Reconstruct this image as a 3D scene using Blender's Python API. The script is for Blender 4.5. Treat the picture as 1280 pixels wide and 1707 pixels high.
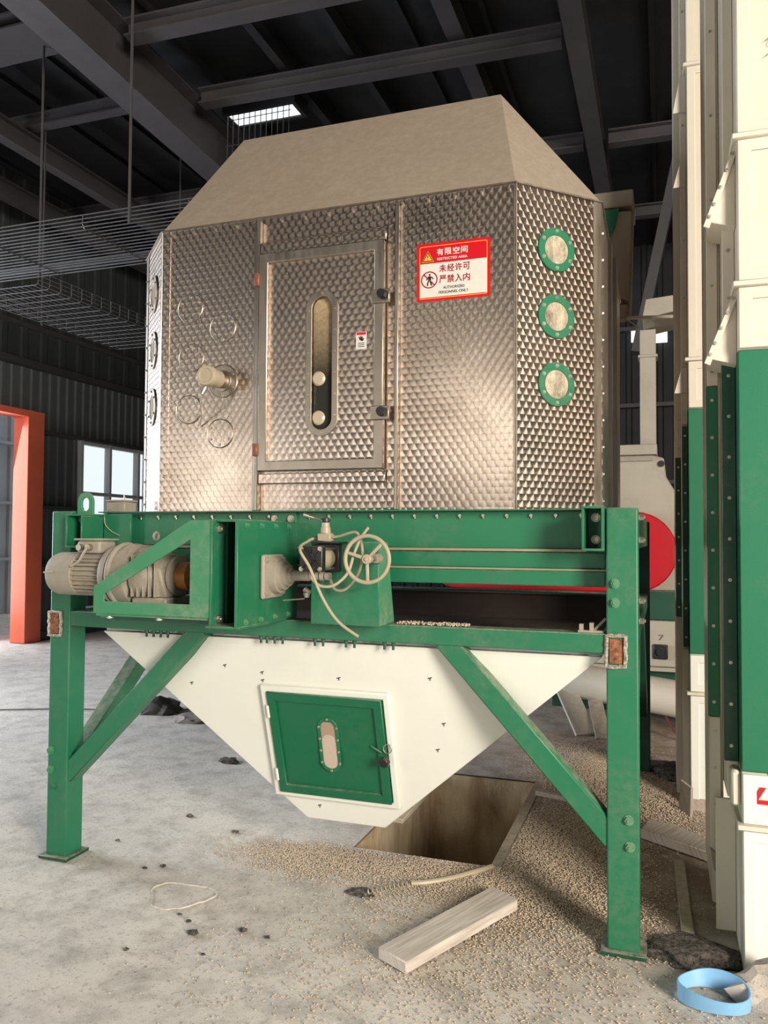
import bpy, bmesh, math, random
from mathutils import Vector, Matrix, noise
random.seed(7)
PI = math.pi
scene = bpy.context.scene
for o in list(bpy.data.objects): bpy.data.objects.remove(o)
COL = scene.collection

# ------------------------------------------------------------------ camera
CAM = Vector((2.9277, -3.2739, 1.6)); YAW, PITCH, ROLL, FPX = 0.3367, 0.0330, 0.0060, 1333.99
fw = Vector((-math.sin(YAW)*math.cos(PITCH), math.cos(YAW)*math.cos(PITCH), math.sin(PITCH)))
rt = Vector((math.cos(YAW), math.sin(YAW), 0)); up = rt.cross(fw)
r2 = rt*math.cos(ROLL)+up*math.sin(ROLL); u2 = up*math.cos(ROLL)-rt*math.sin(ROLL)
cd = bpy.data.cameras.new('camera'); cam = bpy.data.objects.new('camera', cd); COL.objects.link(cam)
cam.matrix_world = Matrix(((r2.x, u2.x, -fw.x, CAM.x), (r2.y, u2.y, -fw.y, CAM.y), (r2.z, u2.z, -fw.z, CAM.z), (0, 0, 0, 1)))
cd.sensor_fit = 'VERTICAL'; cd.sensor_height = 36; cd.lens = FPX/1707*36; cd.clip_end = 200
scene.camera = cam

# ------------------------------------------------------------------ world, lights, exposure
w = bpy.data.worlds.new('daylight'); scene.world = w; w.use_nodes = True
bg = w.node_tree.nodes['Background']; bg.inputs[0].default_value = (0.82, 0.91, 1.0, 1); bg.inputs[1].default_value = 1.1
def area(name, loc, target, sx, sy, power, col):
    l = bpy.data.lights.new(name, 'AREA'); l.shape = 'RECTANGLE'; l.size = sx; l.size_y = sy; l.energy = power; l.color = col
    o = bpy.data.objects.new(name, l); COL.objects.link(o); o.location = loc
    o.rotation_euler = (Vector(target)-Vector(loc)).to_track_quat('-Z', 'Y').to_euler(); return o
area('gate_daylight_right', (8.9, -6.4, 3.4), (1.8, 0.0, 0.8), 2.4, 3.4, 1450, (1.0, 0.91, 0.79))
area('gate_daylight_left', (-6.2, .6, 2.4), (0.3, 1.0, 0.2), 3.0, 3.2, 560, (0.82, 0.90, 1.0))
area('gate_daylight_front', (-5.2, -9.6, 1.8), (0.6, 0.2, 1.6), 1.4, 2.4, 105, (1.0, 0.93, 0.82))
area('gate_daylight_small', (-0.1, -9.6, 2.9), (1.6, 0.2, 2.0), .7, 1.8, 60, (1.0, 0.90, 0.74))
area('door_daylight', (-6.75, 5.6, 1.8), (0, 3.5, 0.2), 1.6, 3.0, 80, (0.84, 0.92, 1.0))
scene.view_settings.view_transform = 'Standard'; scene.view_settings.look = 'None'
scene.view_settings.gamma = 1; scene.view_settings.use_curve_mapping = False
scene.view_settings.exposure = 0.0

# ------------------------------------------------------------------ materials
def lin(r, g, b):
    f = lambda c: c/12.92 if c <= 0.04045 else ((c+0.055)/1.055)**2.4
    return (f(r/255), f(g/255), f(b/255), 1)
class NT:
    def __init__(s, name):
        s.m = bpy.data.materials.new(name); s.m.use_nodes = True; s.t = s.m.node_tree
        s.b = s.t.nodes['Principled BSDF']
    def n(s, typ, **kw):
        nd = s.t.nodes.new(typ)
        for k, v in kw.items():
            if k.startswith('i_'): nd.inputs[k[2:].replace('_', ' ')].default_value = v
            else: setattr(nd, k, v)
        return nd
    def l(s, a, b): s.t.links.new(a, b)
    def math(s, op, a, b=None, c=None):
        nd = s.n('ShaderNodeMath', operation=op)
        for i, v in enumerate((a, b, c)):
            if v is None: continue
            if hasattr(v, 'is_output'): s.l(v, nd.inputs[i])
            else: nd.inputs[i].default_value = v
        return nd.outputs[0]
    def vec(s, op, a, b=None, sc=None):
        nd = s.n('ShaderNodeVectorMath', operation=op)
        for i, v in enumerate((a, b)):
            if v is None: continue
            if hasattr(v, 'is_output'): s.l(v, nd.inputs[i])
            else: nd.inputs[i].default_value = v
        if sc is not None:
            if hasattr(sc, 'is_output'): s.l(sc, nd.inputs['Scale'])
            else: nd.inputs['Scale'].default_value = sc
        return nd.outputs['Value'] if op in ('DOT_PRODUCT', 'LENGTH') else nd.outputs[0]
    def mix(s, f, a, b, typ='RGBA', blend='MIX'):
        nd = s.n('ShaderNodeMix', data_type=typ)
        if typ == 'RGBA': nd.blend_type = blend; I = (0, 6, 7); O = 2
        elif typ == 'FLOAT': I = (0, 2, 3); O = 0
        else: I = (0, 4, 5); O = 1
        for i, v in zip(I, (f, a, b)):
            if hasattr(v, 'is_output'): s.l(v, nd.inputs[i])
            else: nd.inputs[i].default_value = v
        return nd.outputs[O]
    def noise(s, scale, detail=4, rough=0.55, coord=None, stretch=None):
        nz = s.n('ShaderNodeTexNoise'); nz.inputs['Scale'].default_value = scale
        nz.inputs['Detail'].default_value = detail; nz.inputs['Roughness'].default_value = rough
        g = s.n('ShaderNodeNewGeometry'); p = g.outputs['Position']
        if stretch: p = s.vec('MULTIPLY', p, stretch)
        s.l(p, nz.inputs['Vector']); return nz.outputs['Fac']
    def ramp(s, f, lo, hi, a=0.0, b=1.0):
        nd = s.n('ShaderNodeMapRange'); s.l(f, nd.inputs[0])
        for i, v in zip((1, 2, 3, 4), (lo, hi, a, b)): nd.inputs[i].default_value = v
        return nd.outputs[0]
    def set(s, **kw):
        for k, v in kw.items():
            k = k.replace('_', ' ')
            if hasattr(v, 'is_output'): s.l(v, s.b.inputs[k])
            else: s.b.inputs[k].default_value = v
    def bump(s, h, strength=0.3, dist=0.01):
        bp = s.n('ShaderNodeBump'); bp.inputs['Strength'].default_value = strength; bp.inputs['Distance'].default_value = dist
        s.l(h, bp.inputs['Height']); s.l(bp.outputs[0], s.b.inputs['Normal'])

def paint(name, col, dust=lin(176, 165, 148), dustamt=0.35, rough=0.42, top=0.75, wear=0.12, spec=0.5):
    """paint with grain dust: settled on surfaces facing up, thin smears elsewhere"""
    t = NT(name); g = t.n('ShaderNodeNewGeometry')
    z = t.n('ShaderNodeSeparateXYZ'); t.l(g.outputs['Normal'], z.inputs[0])
    n1 = t.noise(3.0, 6, 0.65); n2 = t.noise(22, 5, 0.7); n3 = t.noise(140, 2)
    up_ = t.ramp(z.outputs[2], 0.35, 0.9, 0, top)
    upf = t.math('MULTIPLY', up_, t.ramp(n2, 0.3, 0.6))
    sm = t.math('MULTIPLY', t.ramp(n1, 0.45, 0.75), dustamt); sm = t.math('MULTIPLY', sm, t.ramp(n2, 0.35, 0.7))
    f = t.math('MAXIMUM', upf, sm)
    shade = t.mix(t.ramp(n1, 0.3, 0.7), col, tuple(c*(1-wear) for c in col[:3])+(1,))
    c = t.mix(f, shade, dust)
    t.set(Base_Color=c, Roughness=t.mix(f, rough, 0.85, 'FLOAT'))
    t.b.inputs['Specular IOR Level'].default_value = spec
    t.bump(n3, 0.08, 0.003); return t.m
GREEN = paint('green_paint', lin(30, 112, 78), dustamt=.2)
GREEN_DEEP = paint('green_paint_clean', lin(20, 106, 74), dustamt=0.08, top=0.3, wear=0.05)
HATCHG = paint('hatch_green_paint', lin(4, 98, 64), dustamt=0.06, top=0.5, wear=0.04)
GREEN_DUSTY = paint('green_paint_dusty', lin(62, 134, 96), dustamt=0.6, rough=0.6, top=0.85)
GREEN_DARK = paint('dark_green_paint_and_shade', lin(18, 74, 54), dustamt=0.15)  # plain dark green parts; on rear frame and trunk strips, shade put into colour
CREAM = paint('cream_paint', lin(214, 206, 190), dust=lin(178, 165, 138), dustamt=0.12, rough=0.45, wear=0.06, top=.5)
WHITE = paint('white_paint', lin(228, 228, 219), dust=lin(200, 190, 165), dustamt=0.06, rough=0.38, wear=0.04, top=.4)
HOOD = paint('beige_hood_paint', lin(162, 148, 131), dust=lin(112, 98, 86), dustamt=0.55, rough=0.55, top=0.6, wear=.08)
DUSTGREY = paint('dusty_cast_iron', lin(158, 150, 136), dust=lin(196, 182, 160), dustamt=0.8, rough=0.6, wear=0.3)
RED = paint('red_paint', lin(190, 10, 30), dustamt=0.04, top=0.15, rough=.35)
ORANGE = paint('orange_paint', lin(244, 118, 84), dustamt=0.1, top=0.2)
BLACKP = paint('black_plastic', lin(26, 27, 28), dust=lin(120, 112, 100), dustamt=0.25, top=0.6, rough=.4)
DARKSTEEL = paint('dark_steel_paint', lin(66, 64, 66), dustamt=0.1, top=0.2, rough=.6)
BEAMSTEEL = paint('grey_roof_steel', lin(70, 67, 70), dust=lin(70, 64, 60), dustamt=0.35, rough=0.65, wear=.25)
SHEET_DARK = paint('dark_roof_sheet', lin(25, 26, 30), dustamt=0.05, top=0.1, rough=.7)
CLAD = paint('grey_wall_cladding', lin(92, 96, 96), dustamt=0.15, rough=.5)
CLAD_DARK = paint('dark_wall_cladding', lin(92, 96, 97), dustamt=0.1, rough=.6)
CLAD_UP = paint('upper_wall_sheet', lin(58, 62, 64), dustamt=0.1, rough=.6)
CLAD_PALE = paint('pale_wall_cladding', lin(170, 172, 172), dustamt=0.15, rough=.5)
BRONZE = paint('bronze', lin(176, 112, 52), dustamt=0.1)
TROUGH = paint('brown_dark_trough', lin(50, 38, 32), dust=lin(84, 66, 54), dustamt=0.5, top=0.8, rough=.8)
LEDGE = paint('dusty_ledge', lin(150, 140, 116), dust=lin(186, 168, 146))
TUBE = paint('yellowed_hose', lin(176, 163, 138), dustamt=0.3, rough=.4, top=.2)
HINGE = paint('brown_hinge', lin(128, 74, 54), dustamt=0.15)
WOOD = NT('weathered_wood')
wg = WOOD.n('ShaderNodeNewGeometry'); wc_ = WOOD.n('ShaderNodeCombineXYZ')
WOOD.l(WOOD.vec('DOT_PRODUCT', wg.outputs['Position'], (.8, 1.82, 0)), wc_.inputs[0]); WOOD.l(WOOD.vec('DOT_PRODUCT', wg.outputs['Position'], (29, -12.7, 20)), wc_.inputs[1])
wn = WOOD.n('ShaderNodeTexNoise'); wn.inputs['Scale'].default_value = 2.2; wn.inputs['Detail'].default_value = 6; WOOD.l(wc_.outputs[0], wn.inputs['Vector']); g1 = wn.outputs['Fac']; g2 = WOOD.noise(60, 3)
WOOD.set(Base_Color=WOOD.mix(WOOD.ramp(g1, .3, .7), lin(172, 160, 148), lin(216, 206, 194)), Roughness=.85); WOOD.bump(g2, .3, .003); WOOD = WOOD.m
RUST = NT('rusty_weld'); r1 = RUST.noise(60, 6, .7)
RUST.set(Base_Color=RUST.mix(RUST.ramp(r1, .35, .65), lin(92, 62, 46), lin(178, 118, 84)), Roughness=.7, Metallic=.2); RUST.bump(r1, .8, .01); RUST = RUST.m
WELD = NT('grey_weld'); r1 = WELD.noise(90, 5, .7)
WELD.set(Base_Color=WELD.mix(WELD.ramp(r1, .35, .65), lin(120, 108, 98), lin(214, 200, 186)), Roughness=.5, Metallic=.4); WELD.bump(r1, .8, .01); WELD = WELD.m
def metal(name, col, rough, aniso=0.0, dirt=.25):
    t = NT(name); n1 = t.noise(5, 6, .7); n2 = t.noise(30, 4, stretch=(1, 1, .15))
    t.set(Base_Color=t.mix(t.ramp(n1, .4, .75, 0, dirt), col, lin(120, 92, 64)), Metallic=1.0, Roughness=t.ramp(n2, .3, .7, rough, rough+.15)); t.bump(n2, .05, .002)
    return t.m
STEEL = metal('brushed_steel', lin(176, 166, 154), .32)
ZINC = metal('zinc_bolt', lin(200, 194, 182), .35)
def plain(name, col, rough=.6, **kw):
    t = NT(name); n = t.noise(40, 3); t.set(Base_Color=t.mix(n, col, tuple(c*.85 for c in col[:3])+(1,)), Roughness=rough); t.set(**kw); return t.m
BLACK = plain('gap_shade_black', lin(10, 10, 10), .9)  # black standing for the shade in the bracket gap
GLASS_DUSTY = plain('dusty_glass', lin(186, 172, 150), .25)
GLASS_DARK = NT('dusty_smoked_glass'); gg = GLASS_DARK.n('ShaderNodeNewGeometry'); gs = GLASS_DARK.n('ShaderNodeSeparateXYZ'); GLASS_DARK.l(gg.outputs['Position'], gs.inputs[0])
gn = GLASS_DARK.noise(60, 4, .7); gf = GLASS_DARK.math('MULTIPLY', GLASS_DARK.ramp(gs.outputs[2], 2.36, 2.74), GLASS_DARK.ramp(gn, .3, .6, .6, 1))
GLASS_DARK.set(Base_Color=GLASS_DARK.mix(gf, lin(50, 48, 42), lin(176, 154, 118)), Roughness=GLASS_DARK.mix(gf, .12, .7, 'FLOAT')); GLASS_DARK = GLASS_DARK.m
SIGNRED = plain('sign_red', lin(200, 14, 30), .35); SIGNWHITE = plain('sign_white', lin(216, 214, 206), .35)
SIGNYEL = plain('sign_yellow', lin(240, 190, 70), .35); SIGNBLACK = plain('sign_black', lin(18, 18, 18), .4)
SIGNWINE = plain('sign_wine_red', lin(158, 14, 50), .4)
BLUE = plain('blue_tape', lin(136, 190, 232), .5); CLOTH = plain('grubby_cloth', lin(74, 68, 66), .95)
PELLET = NT('feed_pellet'); pn = PELLET.noise(180, 2)
PELLET.set(Base_Color=PELLET.mix(PELLET.ramp(pn, .35, .65), lin(166, 146, 126), lin(220, 204, 180)), Roughness=.85); PELLET = PELLET.m
DRYHEAP = NT('dark_ash'); a1 = DRYHEAP.noise(55, 6, .8)
DRYHEAP.set(Base_Color=DRYHEAP.mix(DRYHEAP.ramp(a1, .40, .66), lin(40, 37, 36), lin(150, 140, 130)), Roughness=.95); DRYHEAP.bump(a1, .9, .02); DRYHEAP = DRYHEAP.m

# engine-turned ("swirled") stainless: overlapping brushed discs, each with circular grooves
def swirl():
    t = NT('swirled_stainless'); g = t.n('ShaderNodeNewGeometry'); P = g.outputs['Position']; N = g.outputs['True Normal']
    T = t.vec('NORMALIZE', t.vec('CROSS_PRODUCT', (0, 0, 1), N)); u = t.vec('DOT_PRODUCT', P, T)
    sp = t.n('ShaderNodeSeparateXYZ'); t.l(P, sp.inputs[0]); SU, SV = .038, .029
    pu = t.math('DIVIDE', u, SU); pv = t.math('DIVIDE', sp.outputs[2], SV); asp = SV/SU; R = .86
    row = t.math('FLOOR', pv); fv = t.math('FRACT', pv); fv1 = t.math('SUBTRACT', fv, 1.0)
    f0 = t.math('FRACT', t.math('ADD', pu, t.math('MULTIPLY', row, .5))); f1 = t.math('FRACT', t.math('ADD', f0, .5))
    g0 = t.math('SUBTRACT', f0, 1.0); g1 = t.math('SUBTRACT', f1, 1.0)
    def inside(a, b):
        b = t.math('MULTIPLY', b, asp); return t.math('LESS_THAN', t.math('SQRT', t.math('ADD', t.math('MULTIPLY', a, a), t.math('MULTIPLY', b, b))), R)
    dx, dy = f0, fv
    for a, b in ((g0, fv), (f1, fv1), (g1, fv1)):
        k = inside(a, b); dx = t.mix(k, dx, a, 'FLOAT'); dy = t.mix(k, dy, b, 'FLOAT')
    dy = t.math('MULTIPLY', dy, asp)
    dl = t.math('MAXIMUM', t.math('SQRT', t.math('ADD', t.math('MULTIPLY', dx, dx), t.math('MULTIPLY', dy, dy))), .02)
    cx = t.math('DIVIDE', dx, dl); cy = t.math('DIVIDE', dy, dl)
    ax = t.vec('SCALE', T, sc=t.math('MULTIPLY', cy, -1.0)); az = t.vec('SCALE', (0, 0, 1), sc=cx)
    tang = t.vec('ADD', ax, az)
    n1 = t.noise(2.2, 6, .65); edge = t.ramp(dl, .66, .86, 0, 1)
    col = t.mix(t.ramp(n1, .42, .78, 0, .5), lin(190, 176, 164), lin(138, 116, 94))
    col = t.mix(t.math('MULTIPLY', edge, .35), col, lin(80, 70, 62))
    t.set(Base_Color=col, Metallic=1.0, Roughness=t.ramp(n1, .3, .7, .27, .36), Anisotropic=.8, Tangent=tang)
    t.bump(t.math('MULTIPLY', t.math('MULTIPLY', dl, dl), -1.0), .30, .003)
    return t.m
SWIRL = swirl()
# dusty concrete
def concrete():
    t = NT('dusty_concrete'); a = t.noise(.7, 6, .6); b = t.noise(5, 8, .7); c = t.noise(46, 6, .8); d = t.noise(260, 2)
    g = t.n('ShaderNodeNewGeometry'); sp = t.n('ShaderNodeSeparateXYZ'); t.l(g.outputs['Position'], sp.inputs[0])
    base = t.mix(t.ramp(a, .35, .65), lin(204, 197, 190), lin(224, 215, 203))
    base = t.mix(t.ramp(b, .46, .70, 0, .6), base, lin(138, 130, 122))
    right = t.math('MULTIPLY', t.ramp(sp.outputs[0], 1.2, 2.6), t.ramp(sp.outputs[1], -.6, .6))
    base = t.mix(t.math('MULTIPLY', right, t.ramp(b, .3, .6, .35, .85)), base, lin(146, 124, 98))
    base = t.mix(t.ramp(c, .54, .70, 0, .75), base, lin(116, 106, 98)); base = t.mix(t.ramp(d, .6, .75, 0, .5), base, lin(226, 216, 200))
    t.set(Base_Color=base, Roughness=.92); t.b.inputs['Specular IOR Level'].default_value = .2
    h = t.math('ADD', t.math('MULTIPLY', b, .5), t.math('ADD', t.math('MULTIPLY', c, .5), t.math('MULTIPLY', d, .25)))
    t.bump(h, .55, .02); return t.m
CONC = concrete()
def pitmat():
    t = NT('damp_pit_concrete'); a = t.noise(4, 7, .65, stretch=(1, 1, .35)); c = t.noise(60, 3)
    t.set(Base_Color=t.mix(t.ramp(a, .35, .65), lin(150, 124, 94), lin(208, 192, 162)), Roughness=.9); t.bump(t.math('ADD', a, t.math('MULTIPLY', c, .3)), .6, .02); return t.m
PIT = pitmat()

# ------------------------------------------------------------------ builders
class MB:
    """collects shapes in world coordinates; build() links them as ONE mesh object"""
    def __init__(s): s.bm = bmesh.new()
    def box(s, x0, x1, y0, y1, z0, z1):
        v = [s.bm.verts.new(p) for p in ((x0,y0,z0),(x1,y0,z0),(x1,y1,z0),(x0,y1,z0),(x0,y0,z1),(x1,y0,z1),(x1,y1,z1),(x0,y1,z1))]
        for f in ((0,3,2,1),(4,5,6,7),(0,1,5,4),(1,2,6,5),(2,3,7,6),(3,0,4,7)): s.bm.faces.new([v[i] for i in f])
        return s
    def hull(s, pts, faces):
        v = [s.bm.verts.new(p) for p in pts]
        for f in faces: s.bm.faces.new([v[i] for i in f])
        return s
    def prism(s, poly, d, holes=None):
        """poly: list of 3-D points (planar); d: extrusion vector"""
        d = Vector(d); a = [s.bm.verts.new(p) for p in poly]; b = [s.bm.verts.new(Vector(p)+d) for p in poly]; n = len(poly)
        s.bm.faces.new(a[::-1]); s.bm.faces.new(b)
        for i in range(n): s.bm.faces.new((a[i], a[(i+1) % n], b[(i+1) % n], b[i]))
        return s
    def ring(s, outer, inner, d):
        """frame between two outlines with the same number of points"""
        d = Vector(d); n = len(outer)
        o0 = [s.bm.verts.new(p) for p in outer]; i0 = [s.bm.verts.new(p) for p in inner]
        o1 = [s.bm.verts.new(Vector(p)+d) for p in outer]; i1 = [s.bm.verts.new(Vector(p)+d) for p in inner]
        for i in range(n):
            j = (i+1) % n
            s.bm.faces.new((o0[j], o0[i], i0[i], i0[j])); s.bm.faces.new((o1[i], o1[j], i1[j], i1[i]))
            s.bm.faces.new((o0[i], o0[j], o1[j], o1[i])); s.bm.faces.new((i0[j], i0[i], i1[i], i1[j]))
        return s
    def cone(s, p0, p1, r0, r1=None, seg=20, cap=True):
        p0 = Vector(p0); p1 = Vector(p1); r1 = r0 if r1 is None else r1
        d = (p1-p0).normalized(); a = d.orthogonal().normalized(); b = d.cross(a)
        A = [s.bm.verts.new(p0+(a*math.cos(t)+b*math.sin(t))*r0) for t in (2*PI*i/seg for i in range(seg))]
        B = [s.bm.verts.new(p1+(a*math.cos(t)+b*math.sin(t))*r1) for t in (2*PI*i/seg for i in range(seg))]
        for i in range(seg): s.bm.faces.new((A[i], A[(i+1) % seg], B[(i+1) % seg], B[i]))
        if cap: s.bm.faces.new(A[::-1]); s.bm.faces.new(B)
        return s
    def lathe(s, p, d, prof, seg=28):
        """prof: (distance along d, radius) pairs"""
        p = Vector(p); d = Vector(d).normalized(); a = d.orthogonal().normalized(); b = d.cross(a); R = []
        for (h, r) in prof:
            r = max(r, .0003); R.append([s.bm.verts.new(p+d*h+(a*math.cos(t)+b*math.sin(t))*r) for t in (2*PI*i/seg for i in range(seg))])
        for k in range(len(R)-1):
            for i in range(seg): s.bm.faces.new((R[k][i], R[k][(i+1) % seg], R[k+1][(i+1) % seg], R[k+1][i]))
        s.bm.faces.new(R[0][::-1]); s.bm.faces.new(R[-1]); return s
    def tube(s, pts, r, seg=8, closed=False):
        P = [Vector(p) for p in pts]; n = len(P); R = []; a = None
        for i in range(n):
            if closed: d = P[(i+1) % n]-P[i-1]
            else: d = P[min(i+1, n-1)]-P[max(i-1, 0)]
            d.normalize()
            a = (a-d*a.dot(d)).normalized() if a is not None and (a-d*a.dot(d)).length > 1e-4 else d.orthogonal().normalized()
            b = d.cross(a); R.append([s.bm.verts.new(P[i]+(a*math.cos(t)+b*math.sin(t))*r) for t in (2*PI*k/seg for k in range(seg))])
        for k in range(n if closed else n-1):
            for i in range(seg): s.bm.faces.new((R[k][i], R[k][(i+1) % seg], R[(k+1) % n][(i+1) % seg], R[(k+1) % n][i]))
        if not closed: s.bm.faces.new(R[0][::-1]); s.bm.faces.new(R[-1])
        return s
    def bar(s, p0, p1, w_, h, side=None):
        """rectangular bar from p0 to p1; w_ along side vector, h across"""
        p0 = Vector(p0); p1 = Vector(p1); d = (p1-p0).normalized()
        a = Vector(side) if side else (d.cross(Vector((0, 0, 1))) if abs(d.z) < .95 else Vector((1, 0, 0)))
        a = (a-d*a.dot(d)).normalized(); b = d.cross(a)
        pts = [q+a*sa*w_/2+b*sb*h/2 for q in (p0, p1) for sa, sb in ((-1,-1),(1,-1),(1,1),(-1,1))]
        return s.hull(pts, ((3,2,1,0),(4,5,6,7),(0,1,5,4),(1,2,6,5),(2,3,7,6),(3,0,4,7)))
    def build(s, name, mat, parent=None, bevel=0.0, smooth=True, kind=None, label=None, seg=1):
        bm = s.bm; bmesh.ops.recalc_face_normals(bm, faces=bm.faces)
        org = Vector((0, 0, 0)); q = parent
        while q is not None: org += q.location; q = q.parent
        if parent is None:
            zs = [v.co.z for v in bm.verts]; c = sum((v.co for v in bm.verts), Vector())/len(bm.verts); org = Vector((c.x, c.y, min(zs)))
        for v in bm.verts: v.co -= org
        me = bpy.data.meshes.new(name); bm.to_mesh(me); bm.free()
        o = bpy.data.objects.new(name, me); COL.objects.link(o); me.materials.append(mat)
        if parent is None: o.location = org
        else: o.parent = parent
        if smooth:
            me.shade_smooth(); me.set_sharp_from_angle(angle=math.radians(32))
        if bevel:
            m = o.modifiers.new('bevel', 'BEVEL'); m.width = bevel; m.segments = seg; m.limit_method = 'ANGLE'; m.angle_limit = math.radians(40)
        if kind: o['kind'] = kind
        if label: o['label'] = label
        return o
def thing(name, label, cat, loc, group=None):
    o = bpy.data.objects.new(name, None); COL.objects.link(o); o.location = loc; o.empty_display_size = .1
    o['label'] = label; o['category'] = cat
    if group: o['group'] = group
    return o
def tag(o, label, cat, group=None):
    o['label'] = label; o['category'] = cat
    if group: o['group'] = group
    return o
def struct(o): o['kind'] = 'structure'; return o
_bolt = {}
def bolts(parent, pts, nrm, r=.012, h=.012, mat=None, name='bolt'):
    """hexagonal bolt heads that share one mesh, each a part of its own"""
    mat = mat or ZINC; key = (round(r, 4), round(h, 4), mat.name)
    if key not in _bolt:
        bm = bmesh.new()
        for (r_, z0, z1, sg) in ((r*1.35, 0, h*.25, 12), (r, h*.25, h, 6), (r*.5, h, h*1.3, 8)):
            A = [bm.verts.new((r_*math.cos(2*PI*i/sg), r_*math.sin(2*PI*i/sg), z0)) for i in range(sg)]
            B = [bm.verts.new((r_*math.cos(2*PI*i/sg), r_*math.sin(2*PI*i/sg), z1)) for i in range(sg)]
            for i in range(sg): bm.faces.new((A[i], A[(i+1) % sg], B[(i+1) % sg], B[i]))
            bm.faces.new(B)
        me = bpy.data.meshes.new(name); bm.to_mesh(me); bm.free(); me.materials.append(mat); _bolt[key] = me
    org = Vector((0, 0, 0)); q = parent
    while q is not None: org += q.location; q = q.parent
    rot = Vector(nrm).to_track_quat('Z', 'Y').to_euler()
    for p in pts:
        o = bpy.data.objects.new(name, _bolt[key]); COL.objects.link(o); o.parent = parent; o.location = Vector(p)-org; o.rotation_euler = rot
def studs(parent, pts, nrm, r, h, mat, name):
    m = MB(); n = Vector(nrm).normalized()
    for p in pts: m.cone(p, Vector(p)+n*h, r, r*.75, 6)
    m.build(name, mat, parent, kind='stuff')
def circ(c, r, ax, ay, seg=28, ry=None):
    c = Vector(c); ax = Vector(ax); ay = Vector(ay); ry = r if ry is None else ry
    return [c+ax*r*math.cos(2*PI*i/seg)+ay*ry*math.sin(2*PI*i/seg) for i in range(seg)]
def slot(c, r, half, ax, ay, seg=12):
    """stadium outline, long axis ay, half = half of the straight length"""
    c = Vector(c); ax = Vector(ax); ay = Vector(ay); out = []
    for i in range(seg+1): t = PI*i/seg; out.append(c+ay*half+ax*r*math.cos(t)+ay*r*math.sin(t))
    for i in range(seg+1): t = PI+PI*i/seg; out.append(c-ay*half+ax*r*math.cos(t)+ay*r*math.sin(t))
    return out
def interp(pts, n=8):
    """smooth curve through points (Catmull-Rom)"""
    P = [Vector(p) for p in pts]; out = []
    for i in range(len(P)-1):
        a, b, c, d = P[max(i-1, 0)], P[i], P[i+1], P[min(i+2, len(P)-1)]
        for k in range(n):
            t = k/n; out.append(.5*((2*b)+(c-a)*t+(2*a-5*b+4*c-d)*t*t+(3*b-a-3*c+d)*t**3))
    out.append(P[-1]); return out
X_, Y_, Z_ = Vector((1, 0, 0)), Vector((0, 1, 0)), Vector((0, 0, 1))

# ================================================================== SETTING
# floor: gridded dusty slab with low mounds, a rectangular pit left open
PX0, PX1, PY0, PY1, PD = 1.40, 2.12, .645, 2.10, 1.0
def steps(a, b, h): n = max(1, round((b-a)/h)); return [a+(b-a)*i/n for i in range(n)]
gx = steps(-13, -4, .5)+steps(-4, -.4, .1)+steps(-.4, PX0, .03)+steps(PX0, PX1, .03)+steps(PX1, 4, .03)+steps(4, 10, .5)+[10]
gy = steps(-12, -2, .4)+steps(-2, PY0, .03)+steps(PY0, PY1, .03)+steps(PY1, 3.6, .03)+steps(3.6, 13, .25)+[13]
def fz(x, y):
    z = noise.fractal(Vector((x*1.3, y*1.3, 0)), 1, 2, 4)*.004-.006
    def mound(cx, cy, rx, ry, h): return h*math.exp(-((x-cx)/rx)**2-((y-cy)/ry)**2)
    z += mound(2.45, 2.45, .28, .5, .07)+mound(2.9, 1.9, .25, .35, .03)+mound(1.2, .45, .35, .16, .018)+mound(1.75, .42, .5, .12, .015)+mound(2.35, .9, .25, .5, .02)
    z += mound(2.9, .05, .16, .12, .0)+noise.noise(Vector((x*9, y*9, 2)))*.0025
    return z if z < .2 else .2
fb = bmesh.new(); V = {}
for i, x in enumerate(gx):
    for j, y in enumerate(gy):
        far = x < -4 or x > 5 or y > 6 or y < -4
        near_edge = PX0-.001 <= x <= PX1+.001 and PY0-.001 <= y <= PY1+.001
        V[i, j] = fb.verts.new((x, y, -.006 if far else (0 if near_edge else fz(x, y))))
for i in range(len(gx)-1):
    for j in range(len(gy)-1):
        mx, my = (gx[i]+gx[i+1])/2, (gy[j]+gy[j+1])/2
        if PX0 < mx < PX1 and PY0 < my < PY1: continue
        fb.faces.new((V[i, j], V[i+1, j], V[i+1, j+1], V[i, j+1]))
m = MB(); m.bm.free(); m.bm = fb
for v in [v for v in fb.verts if not v.link_faces]: fb.verts.remove(v)
floor = struct(m.build('floor', CONC)); 
m = MB(); t_ = .1
m.box(PX0-t_, PX0, PY0-t_, PY1+t_, -PD, -.012); m.box(PX0, PX1, PY0-t_, PY0, -PD, -.012)
m.box(PX0, PX1, PY1, PY1+t_, -PD, -.012); m.box(PX0-t_, PX1+t_, PY0-t_, PY1+t_, -PD-.1, -PD)
m.hull([(PX1, PY0, -.012), (PX1, PY1, -.012), (PX1-.12, PY1, -PD), (PX1-.12, PY0, -PD), (PX1+t_, PY0, -.012), (PX1+t_, PY1, -.012), (PX1+t_, PY1, -PD), (PX1+t_, PY0, -PD)],
       ((0,1,2,3),(5,4,7,6),(0,4,5,1),(3,2,6,7),(0,3,7,4),(1,5,6,2)))
m.build('pit_wall', PIT, floor)
MB().box(PX1, PX1+.05, PY0-.02, PY1+.05, -.03, .006).build('pit_edge_angle', DUSTGREY, floor, label='dusty steel edge strip along the pit')
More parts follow.
